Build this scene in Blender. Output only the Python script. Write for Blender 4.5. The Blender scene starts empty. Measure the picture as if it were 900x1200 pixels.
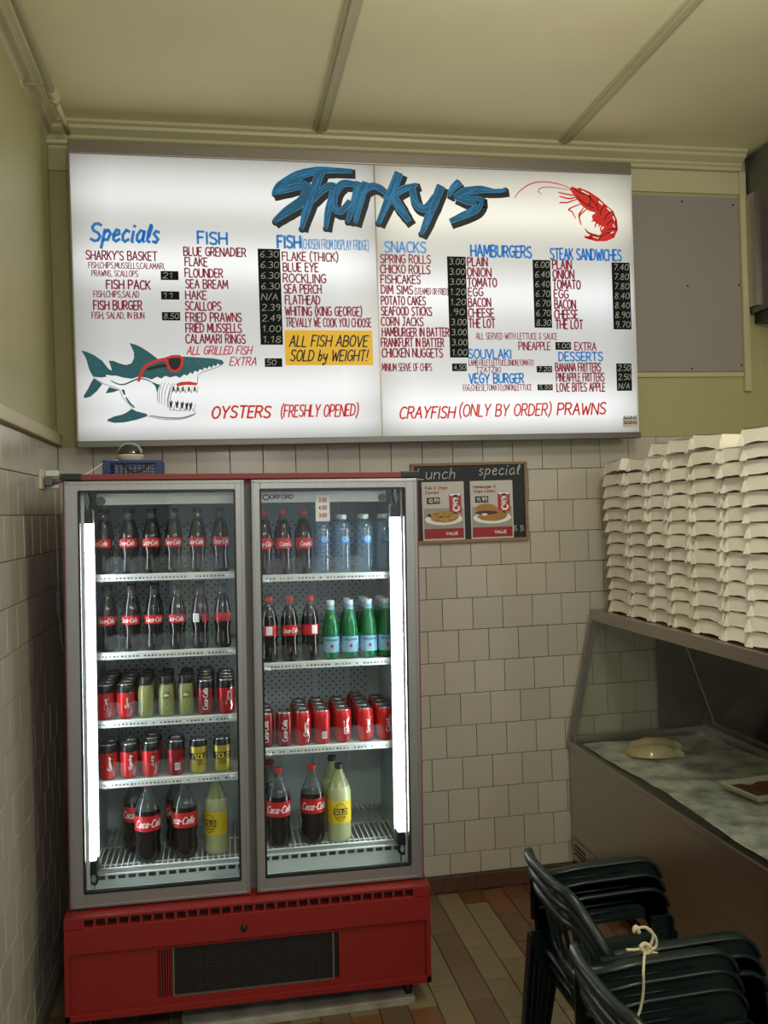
import bpy, bmesh, math, random
from math import sin, cos, pi, radians, sqrt
from mathutils import Vector, Matrix
from mathutils.geometry import tessellate_polygon
random.seed(7)
S = bpy.context.scene
COL = S.collection

# ------------------------------------------------------------------ camera
W_PX, H_PX, F_PX = 900, 1200, 1047.24
CAM = Vector((0.688062, -4.121145, 1.820760))
RV = Vector((0.98288669, -0.18142011, -0.03194536))
UV_ = Vector((0.03187405, -0.00330931, 0.99948641))
FV = Vector((0.18143265, 0.98340012, -0.00252992))
cd = bpy.data.cameras.new('camera'); cam = bpy.data.objects.new('camera', cd); COL.objects.link(cam)
cd.sensor_fit = 'HORIZONTAL'; cd.sensor_width = 27.0; cd.lens = 27.0 * F_PX / W_PX
cd.clip_start = 0.02; cd.clip_end = 60
cam.matrix_world = Matrix(((RV.x, UV_.x, -FV.x, CAM.x), (RV.y, UV_.y, -FV.y, CAM.y), (RV.z, UV_.z, -FV.z, CAM.z), (0, 0, 0, 1)))
S.camera = cam

# ------------------------------------------------------------------ colour management, world, large lights
S.view_settings.view_transform = 'Standard'; S.view_settings.look = 'None'
S.view_settings.gamma = 1.0; S.view_settings.use_curve_mapping = False
S.view_settings.exposure = 0.0
S.cycles.transparent_max_bounces = 32
S.cycles.max_bounces = 10
wd = bpy.data.worlds.new('world'); S.world = wd; wd.use_nodes = True
wd.node_tree.nodes['Background'].inputs[0].default_value = (0.75, 0.85, 1.0, 1)
wd.node_tree.nodes['Background'].inputs[1].default_value = 0.35

def area(name, loc, rot, sx, sy, power, color):
    l = bpy.data.lights.new(name, 'AREA'); l.shape = 'RECTANGLE'; l.size = sx; l.size_y = sy
    l.energy = power; l.color = color
    o = bpy.data.objects.new(name, l); COL.objects.link(o); o.location = loc; o.rotation_euler = rot
    return o
# daylight through the shop front behind the camera, and overhead lamps out of view, two of them added to brighten ceiling and cartons
area('shop_front_daylight', (1.7, -6.6, 1.9), (radians(95), 0, 0), 3.0, 2.2, 22, (1.0, 0.98, 0.95))
for _x, _y, _z, _e in ((1.9, -2.45, 3.05, 44), (3.4, -4.6, 2.85, 50), (0.9, -4.3, 2.6, 46)):
    _l = bpy.data.lights.new('unseen_overhead_light', 'POINT'); _l.energy = _e; _l.color = (1.0, 0.97, 0.88); _l.shadow_soft_size = 0.14
    _o = bpy.data.objects.new('unseen_overhead_light', _l); COL.objects.link(_o); _o.location = (_x, _y, _z)

# ------------------------------------------------------------------ helpers
def at(u, v, axis, val):
    """pixel of the photograph -> point of the plane axis=val"""
    d = FV + RV * ((u - 450) / F_PX) - UV_ * ((v - 600) / F_PX)
    t = (val - CAM[axis]) / d[axis]
    return CAM + d * t

def nodes_of(m):
    m.use_nodes = True
    return m.node_tree.nodes, m.node_tree.links, m.node_tree.nodes['Principled BSDF']
def mat(name, col, rough=0.5, metal=0.0, noise=0.0, nscale=8.0, bump=0.0, bscale=60.0, emit=0.0, ecol=None, spec=0.5, coat=0.0, rand=0.0, col2=None, stretch=None, trans=0.0, ior=1.45):
    m = bpy.data.materials.new(name); N, L, b = nodes_of(m)
    b.inputs['Base Color'].default_value = (*col, 1); b.inputs['Roughness'].default_value = rough
    b.inputs['Metallic'].default_value = metal; b.inputs['Specular IOR Level'].default_value = spec
    b.inputs['Coat Weight'].default_value = coat
    b.inputs['Transmission Weight'].default_value = trans; b.inputs['IOR'].default_value = ior
    if emit:
        b.inputs['Emission Color'].default_value = (*(ecol or col), 1); b.inputs['Emission Strength'].default_value = emit
    tc = N.new('ShaderNodeTexCoord')
    src = tc.outputs['Object']
    if stretch:
        mp = N.new('ShaderNodeMapping'); mp.inputs['Scale'].default_value = stretch
        L.new(src, mp.inputs['Vector']); src = mp.outputs['Vector']
    last = None
    if noise:
        n = N.new('ShaderNodeTexNoise'); n.inputs['Scale'].default_value = nscale; n.inputs['Detail'].default_value = 5
        L.new(src, n.inputs['Vector'])
        mx = N.new('ShaderNodeMix'); mx.data_type = 'RGBA'
        c2 = col2 or tuple(c * 0.55 for c in col)
        mx.inputs['A'].default_value = (*col, 1); mx.inputs['B'].default_value = (*c2, 1)
        mr = N.new('ShaderNodeMapRange'); mr.inputs['From Min'].default_value = 0.35; mr.inputs['From Max'].default_value = 0.75
        mr.inputs['To Max'].default_value = noise
        L.new(n.outputs['Fac'], mr.inputs['Value']); L.new(mr.outputs['Result'], mx.inputs['Factor'])
        last = mx.outputs['Result']; L.new(last, b.inputs['Base Color'])
    if rand:
        oi = N.new('ShaderNodeObjectInfo'); hs = N.new('ShaderNodeHueSaturation')
        m2 = N.new('ShaderNodeMapRange'); m2.inputs['To Min'].default_value = 1 - rand; m2.inputs['To Max'].default_value = 1 + rand
        L.new(oi.outputs['Random'], m2.inputs['Value']); L.new(m2.outputs['Result'], hs.inputs['Value'])
        if last: L.new(last, hs.inputs['Color'])
        else: hs.inputs['Color'].default_value = (*col, 1)
        L.new(hs.outputs['Color'], b.inputs['Base Color'])
    if bump:
        n2 = N.new('ShaderNodeTexNoise'); n2.inputs['Scale'].default_value = bscale; n2.inputs['Detail'].default_value = 4
        L.new(src, n2.inputs['Vector'])
        bp = N.new('ShaderNodeBump'); bp.inputs['Strength'].default_value = bump; bp.inputs['Distance'].default_value = 0.01
        L.new(n2.outputs['Fac'], bp.inputs['Height']); L.new(bp.outputs['Normal'], b.inputs['Normal'])
    return m
def clear(name, tint=(0.95, 0.98, 0.98), gloss=1.0, rough=0.02, diffuse=0.0, dcol=(0.8, 0.85, 0.9)):
    """thin clear sheet: see-through plus a fresnel reflection"""
    m = bpy.data.materials.new(name); m.use_nodes = True; N = m.node_tree.nodes; L = m.node_tree.links; N.clear()
    out = N.new('ShaderNodeOutputMaterial'); t = N.new('ShaderNodeBsdfTransparent'); t.inputs[0].default_value = (*tint, 1)
    g = N.new('ShaderNodeBsdfGlossy'); g.inputs['Roughness'].default_value = rough
    fr = N.new('ShaderNodeFresnel'); fr.inputs['IOR'].default_value = 1.45
    mu = N.new('ShaderNodeMath'); mu.operation = 'MULTIPLY'; mu.inputs[1].default_value = gloss
    ge = N.new('ShaderNodeNewGeometry'); iv = N.new('ShaderNodeMath'); iv.operation = 'SUBTRACT'; iv.inputs[0].default_value = 1.0
    L.new(ge.outputs['Backfacing'], iv.inputs[1]); m3 = N.new('ShaderNodeMath'); m3.operation = 'MULTIPLY'
    L.new(fr.outputs[0], m3.inputs[0]); L.new(iv.outputs[0], m3.inputs[1]); L.new(m3.outputs[0], mu.inputs[0]); mx = N.new('ShaderNodeMixShader'); L.new(mu.outputs[0], mx.inputs[0])
    base = t.outputs[0]
    if diffuse:
        d = N.new('ShaderNodeBsdfDiffuse'); d.inputs[0].default_value = (*dcol, 1)
        m2 = N.new('ShaderNodeMixShader'); m2.inputs[0].default_value = diffuse
        L.new(base, m2.inputs[1]); L.new(d.outputs[0], m2.inputs[2]); base = m2.outputs[0]
    L.new(base, mx.inputs[1]); L.new(g.outputs[0], mx.inputs[2]); L.new(mx.outputs[0], out.inputs[0])
    return m

class MB:
    def __init__(s): s.v = []; s.f = []; s.sm = []
    def add(s, vs, fs, smooth=False):
        o = len(s.v); s.v += [tuple(v) for v in vs]
        for f in fs: s.f.append(tuple(i + o for i in f)); s.sm.append(smooth)
        return s
    def box(s, x0, x1, y0, y1, z0, z1, M=None):
        vs = [Vector((x, y, z)) for z in (z0, z1) for y in (y0, y1) for x in (x0, x1)]
        if M is not None: vs = [M @ v for v in vs]
        return s.add(vs, [(0, 2, 3, 1), (4, 5, 7, 6), (0, 1, 5, 4), (2, 6, 7, 3), (0, 4, 6, 2), (1, 3, 7, 5)])
    def bevbox(s, x0, x1, y0, y1, z0, z1, b):
        bm = bmesh.new(); bmesh.ops.create_cube(bm, size=1)
        for v in bm.verts:
            v.co = Vector(((x0 + x1) / 2 + v.co.x * (x1 - x0), (y0 + y1) / 2 + v.co.y * (y1 - y0), (z0 + z1) / 2 + v.co.z * (z1 - z0)))
        bmesh.ops.bevel(bm, geom=list(bm.edges), offset=b, segments=2, affect='EDGES', profile=0.6)
        bm.verts.index_update(); s.add([v.co for v in bm.verts], [[v.index for v in f.verts] for f in bm.faces]); bm.free(); return s
    def lathe(s, prof, seg=20, cx=0, cy=0, z0=0, cap=True):
        n = len(prof); vs = []; fs = []
        for r, z in prof:
            for i in range(seg):
                a = 2 * pi * i / seg; vs.append((cx + r * cos(a), cy + r * sin(a), z0 + z))
        for k in range(n - 1):
            for i in range(seg):
                j = (i + 1) % seg; fs.append((k * seg + i, k * seg + j, (k + 1) * seg + j, (k + 1) * seg + i))
        s.add(vs, fs, True)
        if cap:
            s.add([vs[i] for i in range(seg)], [tuple(reversed(range(seg)))])
            s.add([vs[(n - 1) * seg + i] for i in range(seg)], [tuple(range(seg))])
        return s
    def tube(s, pts, r, seg=8, closed=False):
        pts = [Vector(p) for p in pts]; n = len(pts); vs = []; fs = []
        prev = None
        for i, p in enumerate(pts):
            if closed: d = pts[(i + 1) % n] - pts[i - 1]
            else: d = pts[min(i + 1, n - 1)] - pts[max(i - 1, 0)]
            d.normalize()
            if prev is None:
                a = Vector((0, 0, 1)) if abs(d.z) < 0.9 else Vector((1, 0, 0)); prev = d.cross(a).normalized()
            x = (prev - d * prev.dot(d)).normalized(); y = d.cross(x); prev = x
            rr = r[i] if isinstance(r, (list, tuple)) else r
            for k in range(seg):
                a = 2 * pi * k / seg; vs.append(p + x * (rr * cos(a)) + y * (rr * sin(a)))
        m = n if closed else n - 1
        for i in range(m):
            for k in range(seg):
                fs.append((i * seg + k, i * seg + (k + 1) % seg, ((i + 1) % n) * seg + (k + 1) % seg, ((i + 1) % n) * seg + k))
        if not closed:
            fs.append(tuple(reversed(range(seg)))); fs.append(tuple((n - 1) * seg + k for k in range(seg)))
        return s.add(vs, fs, True)
    def prism(s, poly, fn, d0, d1):
        """poly: 2D points; fn(a,b,d)->3D; solid between depths d0,d1"""
        n = len(poly); vs = [fn(a, b, d0) for a, b in poly] + [fn(a, b, d1) for a, b in poly]
        tri = tessellate_polygon([[Vector((a, b, 0)) for a, b in poly]])
        fs = [tuple(t) for t in tri] + [tuple(i + n for i in reversed(t)) for t in tri] + [(i, (i + 1) % n, (i + 1) % n + n, i + n) for i in range(n)]
        return s.add(vs, fs)
    def mesh(s, name):
        me = bpy.data.meshes.new(name); me.from_pydata(s.v, [], s.f)
        me.polygons.foreach_set('use_smooth', s.sm)
        bm = bmesh.new(); bm.from_mesh(me); bmesh.ops.recalc_face_normals(bm, faces=bm.faces); bm.to_mesh(me); bm.free()
        me.update(); return me
    def build(s, name, m, parent=None, loc=None, **kw):
        o = bpy.data.objects.new(name, s.mesh(name)); o.data.materials.append(m); COL.objects.link(o)
        if parent is not None: o.parent = parent
        if loc is not None: o.location = loc
        for k, v in kw.items(): o[k] = v
        return o
def smooth_path(pts, n=6):
    pts = [Vector(p) for p in pts]; out = []
    for i in range(len(pts) - 1):
        p0 = pts[max(i - 1, 0)]; p1 = pts[i]; p2 = pts[i + 1]; p3 = pts[min(i + 2, len(pts) - 1)]
        for k in range(n):
            t = k / n
            out.append(0.5 * ((2 * p1) + (p2 - p0) * t + (2 * p0 - 5 * p1 + 4 * p2 - p3) * t * t + (3 * p1 - p0 - 3 * p2 + p3) * t ** 3))
    out.append(pts[-1]); return out
def thing(name, label, cat, loc=(0, 0, 0), rz=0, group=None):
    o = bpy.data.objects.new(name, None); COL.objects.link(o); o.location = loc; o.rotation_euler = (0, 0, rz)
    o['label'] = label; o['category'] = cat; o.empty_display_size = 0.05
    if group: o['group'] = group
    return o
def tag(o, label, cat, group=None):
    o['label'] = label; o['category'] = cat
    if group: o['group'] = group
    return o
def struct(o): o['kind'] = 'structure'; return o
def inst(name, me, parent=None, loc=(0, 0, 0), scale=None, rot=None):
    o = bpy.data.objects.new(name, me); COL.objects.link(o); o.location = loc
    if parent is not None: o.parent = parent
    if scale: o.scale = scale
    if rot: o.rotation_euler = rot
    return o
KIDS = {}
def copy_tree(src, parent=None):
    c = src.copy(); COL.objects.link(c); c.parent = parent
    for ch in [o for o in src.children]: copy_tree(ch, c)
    return c

# ------------------------------------------------------------------ hand-painted stroke lettering
G = {
'A': (4, [[(0,0),(2,6),(4,0)],[(.8,2.2),(3.2,2.2)]]), 'B': (3.6, [[(0,0),(0,6),(2.4,6),(3.2,5.2),(3,3.8),(2,3.2),(0,3.2)],[(2,3.2),(3.5,2.4),(3.5,.9),(2.4,0),(0,0)]]),
'C': (3.6, [[(3.6,5.2),(2.6,6),(1.2,5.8),(.2,4.4),(0,2.6),(.5,.8),(1.8,0),(3.6,.6)]]), 'D': (3.8, [[(0,0),(0,6),(2,5.8),(3.5,4.4),(3.7,2.4),(2.8,.6),(0,0)]]),
'E': (3, [[(3,6),(0,6),(0,0),(3,0)],[(0,3.1),(2.5,3.1)]]), 'F': (3, [[(3,6),(0,6),(0,0)],[(0,3.1),(2.4,3.1)]]),
'G': (3.8, [[(3.6,5.4),(2.4,6),(1,5.6),(.1,4),(.1,2),(1,.3),(2.6,0),(3.7,1),(3.7,2.8),(2.2,2.8)]]), 'H': (3.8, [[(0,0),(0,6)],[(3.8,0),(3.8,6)],[(0,3),(3.8,3)]]),
'I': (0.6, [[(.3,0),(.3,6)]]), 'J': (2.8, [[(.6,6),(2.8,6)],[(2,6),(2,1.2),(1.2,0),(0,.6)]]), 'K': (3.4, [[(0,0),(0,6)],[(3.3,6),(0,2.6)],[(1,3.6),(3.4,0)]]),
'L': (2.8, [[(0,6),(0,0),(2.8,0)]]), 'M': (4.6, [[(0,0),(.4,6),(2.3,1.6),(4.2,6),(4.6,0)]]), 'N': (3.8, [[(0,0),(0,6),(3.8,0),(3.8,6)]]),
'O': (4, [[(2,6),(.7,5.4),(0,3.6),(.1,1.8),(.9,.4),(2,0),(3.2,.5),(4,2.2),(3.9,4.2),(3.2,5.5),(2,6)]]), 'P': (3.4, [[(0,0),(0,6),(2.4,6),(3.4,5),(3.1,3.4),(2,2.8),(0,2.8)]]),
'Q': (4, [[(2,6),(.7,5.4),(0,3.6),(.1,1.8),(.9,.4),(2,0),(3.2,.5),(4,2.2),(3.9,4.2),(3.2,5.5),(2,6)],[(2.6,1.4),(4.1,-.3)]]),
'R': (3.5, [[(0,0),(0,6),(2.4,6),(3.3,5),(3,3.5),(2,2.9),(0,2.9)],[(1.6,2.9),(3.5,0)]]), 'S': (3.4, [[(3.3,5.4),(2.2,6),(.8,5.8),(.1,4.6),(.8,3.5),(2.6,2.7),(3.4,1.6),(2.8,.3),(1.4,0),(0,.7)]]),
'T': (3.8, [[(0,6),(3.8,6)],[(1.9,6),(1.9,0)]]), 'U': (3.8, [[(0,6),(0,1.6),(.8,.2),(1.9,0),(3.1,.3),(3.8,1.6),(3.8,6)]]), 'V': (3.8, [[(0,6),(1.9,0),(3.8,6)]]),
'W': (5, [[(0,6),(1.2,0),(2.5,4.4),(3.8,0),(5,6)]]), 'X': (3.6, [[(0,6),(3.6,0)],[(3.6,6),(0,0)]]), 'Y': (3.8, [[(0,6),(1.9,2.8),(3.8,6)],[(1.9,2.8),(1.6,0)]]), 'Z': (3.6, [[(0,6),(3.6,6),(0,0),(3.6,0)]]),
'0': (3.2, [[(1.6,6),(.3,5),(0,3),(.3,1),(1.6,0),(2.9,1),(3.2,3),(2.9,5),(1.6,6)]]), '1': (1.6, [[(0,4.6),(1.2,6),(1.2,0)]]), '2': (3.2, [[(0,5),(1,6),(2.5,5.8),(3,4.4),(2,2.4),(0,0),(3.2,0)]]),
'3': (3, [[(0,5.6),(1.6,6),(2.8,5),(2.4,3.6),(1.2,3.2),(2.6,2.8),(3,1.4),(2,.1),(0,.4)]]), '4': (3.2, [[(2.2,0),(2.4,6),(0,2),(3.2,2)]]), '5': (3, [[(3,6),(.4,6),(.2,3.4),(1.8,3.6),(3,2.4),(2.6,.6),(1.2,0),(0,.5)]]),
'6': (3, [[(2.6,6),(.8,4.4),(0,2),(.8,.2),(2.2,.1),(3,1.6),(2.2,2.9),(.3,2.4)]]), '7': (3, [[(0,6),(3,6),(1,0)]]), '8': (3, [[(1.5,3.2),(.3,4.4),(.8,5.8),(2.2,5.8),(2.7,4.4),(1.5,3.2),(0,1.6),(.7,.1),(2.3,.1),(3,1.6),(1.5,3.2)]]), '9': (3, [[(2.8,4),(1.4,3.2),(.1,4.2),(.5,5.8),(2.2,6),(2.9,4.4),(2.6,1.6),(1.6,0)]]),
'(': (1.4, [[(1.4,7),(.2,5),(0,3),(.3,1),(1.4,-1)]]), ')': (1.4, [[(0,7),(1.2,5),(1.4,3),(1.1,1),(0,-1)]]), ',': (.6, [[(.5,.4),(0,-1)]]), '.': (.6, [[(.1,0),(.4,.5)]]), "'": (.6, [[(.5,6.4),(0,4.8)]]),
'!': (.8, [[(.6,6),(.3,1.8)],[(.1,.4),(.3,0)]]), '&': (3.4, [[(3,5),(1.6,6),(.6,5),(1.6,3.4),(.2,2),(.6,.3),(2,.1),(3.2,2.4)]]), '/': (2.6, [[(0,-.4),(2.6,6.4)]]), '-': (2, [[(0,2.6),(2,2.8)]]), '$': (3, [[(2.8,5),(1,5.6),(.2,4),(2.8,2),(2,.4),(0,.9)],[(1.5,6.8),(1.5,-.8)]]), ' ': (1.6, []),
'a': (2.8, [[(2.6,3.6),(1.2,4),(.1,2.4),(.2,.7),(1.1,0),(2.2,1),(2.6,3.8),(2.4,.8),(2.9,0)]]), 'b': (2.6, [[(.4,6),(0,.4),(1.4,0),(2.5,1.4),(2,3.4),(.4,2.8)]]), 'c': (2.4, [[(2.4,3.4),(1.2,4),(.1,2.4),(.3,.6),(1.2,0),(2.5,.8)]]),
'e': (2.4, [[(.1,1.8),(2.2,2.6),(1.9,3.8),(1,4),(.1,2.4),(.3,.6),(1.3,0),(2.5,.8)]]), 'g': (2.6, [[(2.4,3.4),(1,4),(.1,2.4),(.8,.8),(2.3,2),(2.6,4),(2.2,-1),(1,-2),(0,-1)]]), 'h': (2.6, [[(.4,6),(0,0)],[(.1,2.2),(1.4,3.8),(2.3,3),(2.3,0)]]), 'i': (.8, [[(.4,3.8),(.2,.4),(.7,0)],[(.5,5.2),(.7,5.6)]]),
'k': (2.6, [[(.3,6),(0,0)],[(2.3,4),(.2,2),(2.5,0)]]), 'l': (1.2, [[(.6,2),(1.3,5.4),(.9,6.2),(.2,3.6),(.2,.6),(1.2,.2)]]), 'm': (4, [[(0,4),(0,0)],[(0,2.6),(1.2,4),(2,3),(2,0)],[(2,2.6),(3.2,4),(4,3),(4,0)]]), 'n': (2.6, [[(0,4),(0,0)],[(0,2.4),(1.4,3.9),(2.4,3),(2.4,0)]]),
'o': (2.6, [[(1.3,4),(.1,2.4),(.4,.4),(1.3,0),(2.5,1.4),(2.2,3.4),(1.3,4)]]), 'p': (2.6, [[(.4,4),(-.2,-2.4)],[(.3,3),(1.6,4),(2.6,2.8),(1.8,.6),(.1,.6)]]), 'r': (2, [[(0,4),(0,0)],[(0,2.4),(1,3.8),(2,3.8)]]), 's': (2, [[(2,3.6),(.8,4),(.1,3),(1.9,1.2),(1.2,0),(0,.4)]]),
'd': (2.6, [[(2.3,3.4),(1.2,4),(.1,2.4),(.6,.2),(2.2,1.4)],[(2.3,6),(2.4,0)]]), 'q': (2.6, [[(2.3,3.4),(1.2,4),(.1,2.4),(.6,.2),(2.2,1.4)],[(2.3,4),(2.2,-2)]]), 'j': (1, [[(.8,4),(.7,-1.4),(0,-2)],[(.8,5.2),(1,5.6)]]),
't': (2, [[(.9,5.6),(.7,.6),(1.8,.1)],[(0,4),(2,4)]]), 'u': (2.6, [[(0,4),(.1,.8),(1.2,0),(2.3,1.2)],[(2.4,4),(2.5,0)]]), 'y': (2.6, [[(0,4),(.3,1.6),(1.4,1),(2.5,2.4)],[(2.6,4),(2,-1),(.8,-2.2),(0,-1.4)]]),
}
def text_strokes(txt, gap=1.1):
    x = 0; out = []
    for ch in txt:
        w, st = G[ch]
        for p in st: out.append([(x + a, b) for a, b in p])
        x += w + gap
    return out, max(x - gap, 0.1)
def ribbon(mb, pts, w, fn):
    """flat stroke: pts in 2D (metres), width w, fn(a,b)->3D"""
    P = [Vector(p) for p in pts]
    n = len(P)
    if n < 2: return
    for i in range(1, n - 1):
        a = P[i] - P[i - 1]; b = P[i + 1] - P[i]
        if a.length > 1e-7 and b.length > 1e-7 and a.normalized().dot(b.normalized()) < 0.25:
            wl_ = isinstance(w, (list, tuple))
            ribbon(mb, P[:i + 1], w[:i + 1] if wl_ else w, fn); ribbon(mb, P[i:], w[i:] if wl_ else w, fn); return
    L = []; R = []
    for i, p in enumerate(P):
        a = (P[i] - P[i - 1]).normalized() if i > 0 else (P[1] - P[0]).normalized()
        b = (P[i + 1] - P[i]).normalized() if i < n - 1 else a
        t = (a + b)
        if t.length < 0.2: t = a
        t.normalize(); nn = Vector((-t.y, t.x)); k = 1 / max(0.6, nn.dot(Vector((-a.y, a.x))))
        ww = (w[i] if isinstance(w, (list, tuple)) else w) / 2
        e = a * (ww * 0.5)
        q = p - e if i == 0 else (p + e if i == n - 1 else p)
        L.append(q + nn * ww * k); R.append(q - nn * ww * k)
    vs = [fn(*v) for v in L] + [fn(*v) for v in R]
    mb.add(vs, [(i, i + 1, n + i + 1, n + i) for i in range(n - 1)])
def lay_text(mb, txt, x0, x1, z, h, wgt, fn, slant=0.0, gap=1.1, jit=0.0):
    st, tw = text_strokes(txt, gap); sx = (x1 - x0) / tw; sz = h / 6.0
    rnd = random.Random(len(txt) * 7 + int(abs(x0) * 997))
    for p in st:
        dz = rnd.uniform(-jit, jit) * h
        ribbon(mb, [(x0 + a * sx + slant * b * sz, z + b * sz + dz) for a, b in p], wgt, fn)

# ------------------------------------------------------------------ materials
M = {}
M['paint'] = mat('khaki_paint', (0.40, 0.385, 0.185), 0.45, noise=0.25, nscale=2.0, bump=0.08, bscale=40, col2=(0.36, 0.33, 0.17))
M['paint_trim'] = mat('khaki_trim_paint', (0.50, 0.47, 0.28), 0.4, bump=0.05)
M['ceiling'] = mat('ceiling_paint', (0.84, 0.80, 0.50), 0.5, noise=0.25, nscale=1.5, bump=0.06, bscale=12)
M['tile'] = mat('wall_tile_glaze', (0.50, 0.475, 0.41), 0.22, rand=0.05, noise=0.2, nscale=6, bump=0.03, bscale=14, col2=(0.47, 0.43, 0.36))
M['grout'] = mat('grout', (0.10, 0.085, 0.06), 0.9)
M['skirt'] = mat('skirting_tile', (0.10, 0.045, 0.03), 0.4, rand=0.15, noise=0.5, nscale=20)
FT = [mat('floor_tile_sand', (0.22, 0.175, 0.10), 0.42, noise=0.7, nscale=14, bump=0.1, rand=0.15, col2=(0.2, 0.14, 0.08)),
      mat('floor_tile_brown', (0.15, 0.10, 0.06), 0.42, noise=0.7, nscale=12, bump=0.1, rand=0.15, col2=(0.15, 0.085, 0.05)),
      mat('floor_tile_rust', (0.17, 0.07, 0.03), 0.42, noise=0.8, nscale=12, bump=0.1, rand=0.15, col2=(0.17, 0.08, 0.04))]
M['steel'] = mat('stainless_steel', (0.50, 0.46, 0.42), 0.32, 1.0, noise=0.3, nscale=4, stretch=(1, 1, 18), bump=0.02)
M['dark_steel'] = mat('dark_stainless', (0.10, 0.095, 0.085), 0.3, 0.9)
M['alu'] = mat('brushed_aluminium', (0.36, 0.37, 0.385), 0.42, 0.7, noise=0.2, nscale=6, stretch=(30, 1, 1))
M['sign_metal'] = mat('sign_frame_metal', (0.26, 0.235, 0.2), 0.42, 0.8)
M['black'] = mat('black_plastic', (0.012, 0.012, 0.013), 0.4)
M['grey'] = mat('grey_plastic', (0.13, 0.135, 0.14), 0.5)
M['red_metal'] = mat('red_enamel', (0.24, 0.012, 0.011), 0.5, noise=0.35, nscale=7, col2=(0.25, 0.012, 0.012), bump=0.02)
M['cap_red_metal'] = mat('dull_red_enamel', (0.22, 0.03, 0.03), 0.45)
M['liner'] = mat('fridge_liner_white', (0.55, 0.62, 0.62), 0.45)
M['white_wire'] = mat('white_coated_wire', (0.72, 0.76, 0.74), 0.4)
M['white'] = mat('white_plastic', (0.72, 0.74, 0.72), 0.4)
M['cream'] = mat('cream_plastic', (0.62, 0.58, 0.47), 0.5)
M['card'] = mat('white_carton_card', (0.88, 0.84, 0.73), 0.75, noise=0.12, nscale=9, rand=0.04)
M['green_plastic'] = mat('dark_green_plastic', (0.006, 0.014, 0.014), 0.30, noise=0.5, nscale=18, col2=(0.013, 0.026, 0.024), bump=0.05, bscale=90)
M['rope'] = mat('cotton_rope', (0.62, 0.55, 0.36), 0.9, bump=0.4, bscale=260)
M['panel'] = mat('grey_wall_panel', (0.30, 0.275, 0.25), 0.42, noise=0.15, nscale=2)
M['hood'] = mat('hood_steel', (0.16, 0.155, 0.145), 0.42, 0.7, noise=0.4, nscale=3)
M['wood'] = mat('board_wood_frame', (0.30, 0.19, 0.11), 0.6, noise=0.5, nscale=10, stretch=(1, 1, 8))
M['slate'] = mat('blackboard_slate', (0.010, 0.014, 0.022), 0.55)
M['chalk'] = mat('chalk_white', (0.62, 0.66, 0.64), 0.9)
M['tube'] = mat('fridge_tube_glow', (1, 1, 1), 0.5, emit=24.0, ecol=(0.84, 0.94, 1.0))
M['glass'] = clear('door_glass', (0.95, 0.97, 0.98), 0.8)
M['case_glass'] = clear('case_glass', (0.95, 0.965, 0.95), 1.0)
M['rear_panel'] = mat('dark_rear_door', (0.055, 0.045, 0.038), 0.18, 0.3)
M['acrylic'] = clear('clear_acrylic', (0.97, 0.98, 0.98), 0.5, 0.05, 0.03)
M['bottle_glass'] = clear('bottle_neck_glass', (0.55, 0.62, 0.62), 1.2, 0.05, 0.15, (0.3, 0.35, 0.35))
M['water'] = clear('water_bottle_plastic', (0.80, 0.90, 0.97), 2.6, 0.05, 0.10, (0.45, 0.62, 0.75))
M['green_glass'] = clear('green_bottle_plastic', (0.12, 0.55, 0.28), 1.4, 0.05, 0.5, (0.02, 0.28, 0.10))
M['cola'] = mat('cola_liquid', (0.012, 0.008, 0.009), 0.12, coat=0.4)
M['cola_glass'] = mat('cola_bottle_glass', (0.013, 0.012, 0.014), 0.10, coat=0.5)
M['lemon'] = mat('lemon_drink', (0.46, 0.50, 0.25), 0.2, coat=0.5)
M['juice'] = mat('green_juice', (0.25, 0.25, 0.09), 0.2, coat=0.5)
M['label_red'] = mat('red_label', (0.55, 0.012, 0.015), 0.45)
M['can_red'] = mat('red_can_enamel', (0.60, 0.022, 0.025), 0.28, 0.35)
M['can_deep'] = mat('deep_red_can_enamel', (0.30, 0.014, 0.022), 0.28, 0.35)
M['can_yellow'] = mat('yellow_can_enamel', (0.50, 0.40, 0.05), 0.3, 0.35)
M['can_silver'] = mat('can_lid_aluminium', (0.62, 0.62, 0.62), 0.25, 0.95)
M['can_black'] = mat('can_black_enamel', (0.018, 0.018, 0.022), 0.3, 0.3)
M['cap_red'] = mat('red_bottle_cap', (0.45, 0.02, 0.02), 0.4)
M['cap_black'] = mat('black_bottle_cap', (0.014, 0.014, 0.016), 0.35)
M['cap_white'] = mat('white_bottle_cap', (0.7, 0.75, 0.76), 0.4)
M['label_blue'] = mat('pale_blue_label', (0.22, 0.46, 0.62), 0.5)
M['label_waterblue'] = mat('water_label_blue', (0.03, 0.18, 0.55), 0.5)
M['label_yellow'] = mat('yellow_label', (0.75, 0.55, 0.02), 0.5)
M['ink_white'] = mat('white_print', (0.85, 0.85, 0.85), 0.5)
M['ink_black'] = mat('black_print', (0.015, 0.015, 0.02), 0.5)
M['blue_crate'] = mat('blue_crate_plastic', (0.02, 0.045, 0.16), 0.45)
M['dome'] = mat('smoked_dome', (0.03, 0.03, 0.032), 0.08, coat=1.0)
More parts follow.
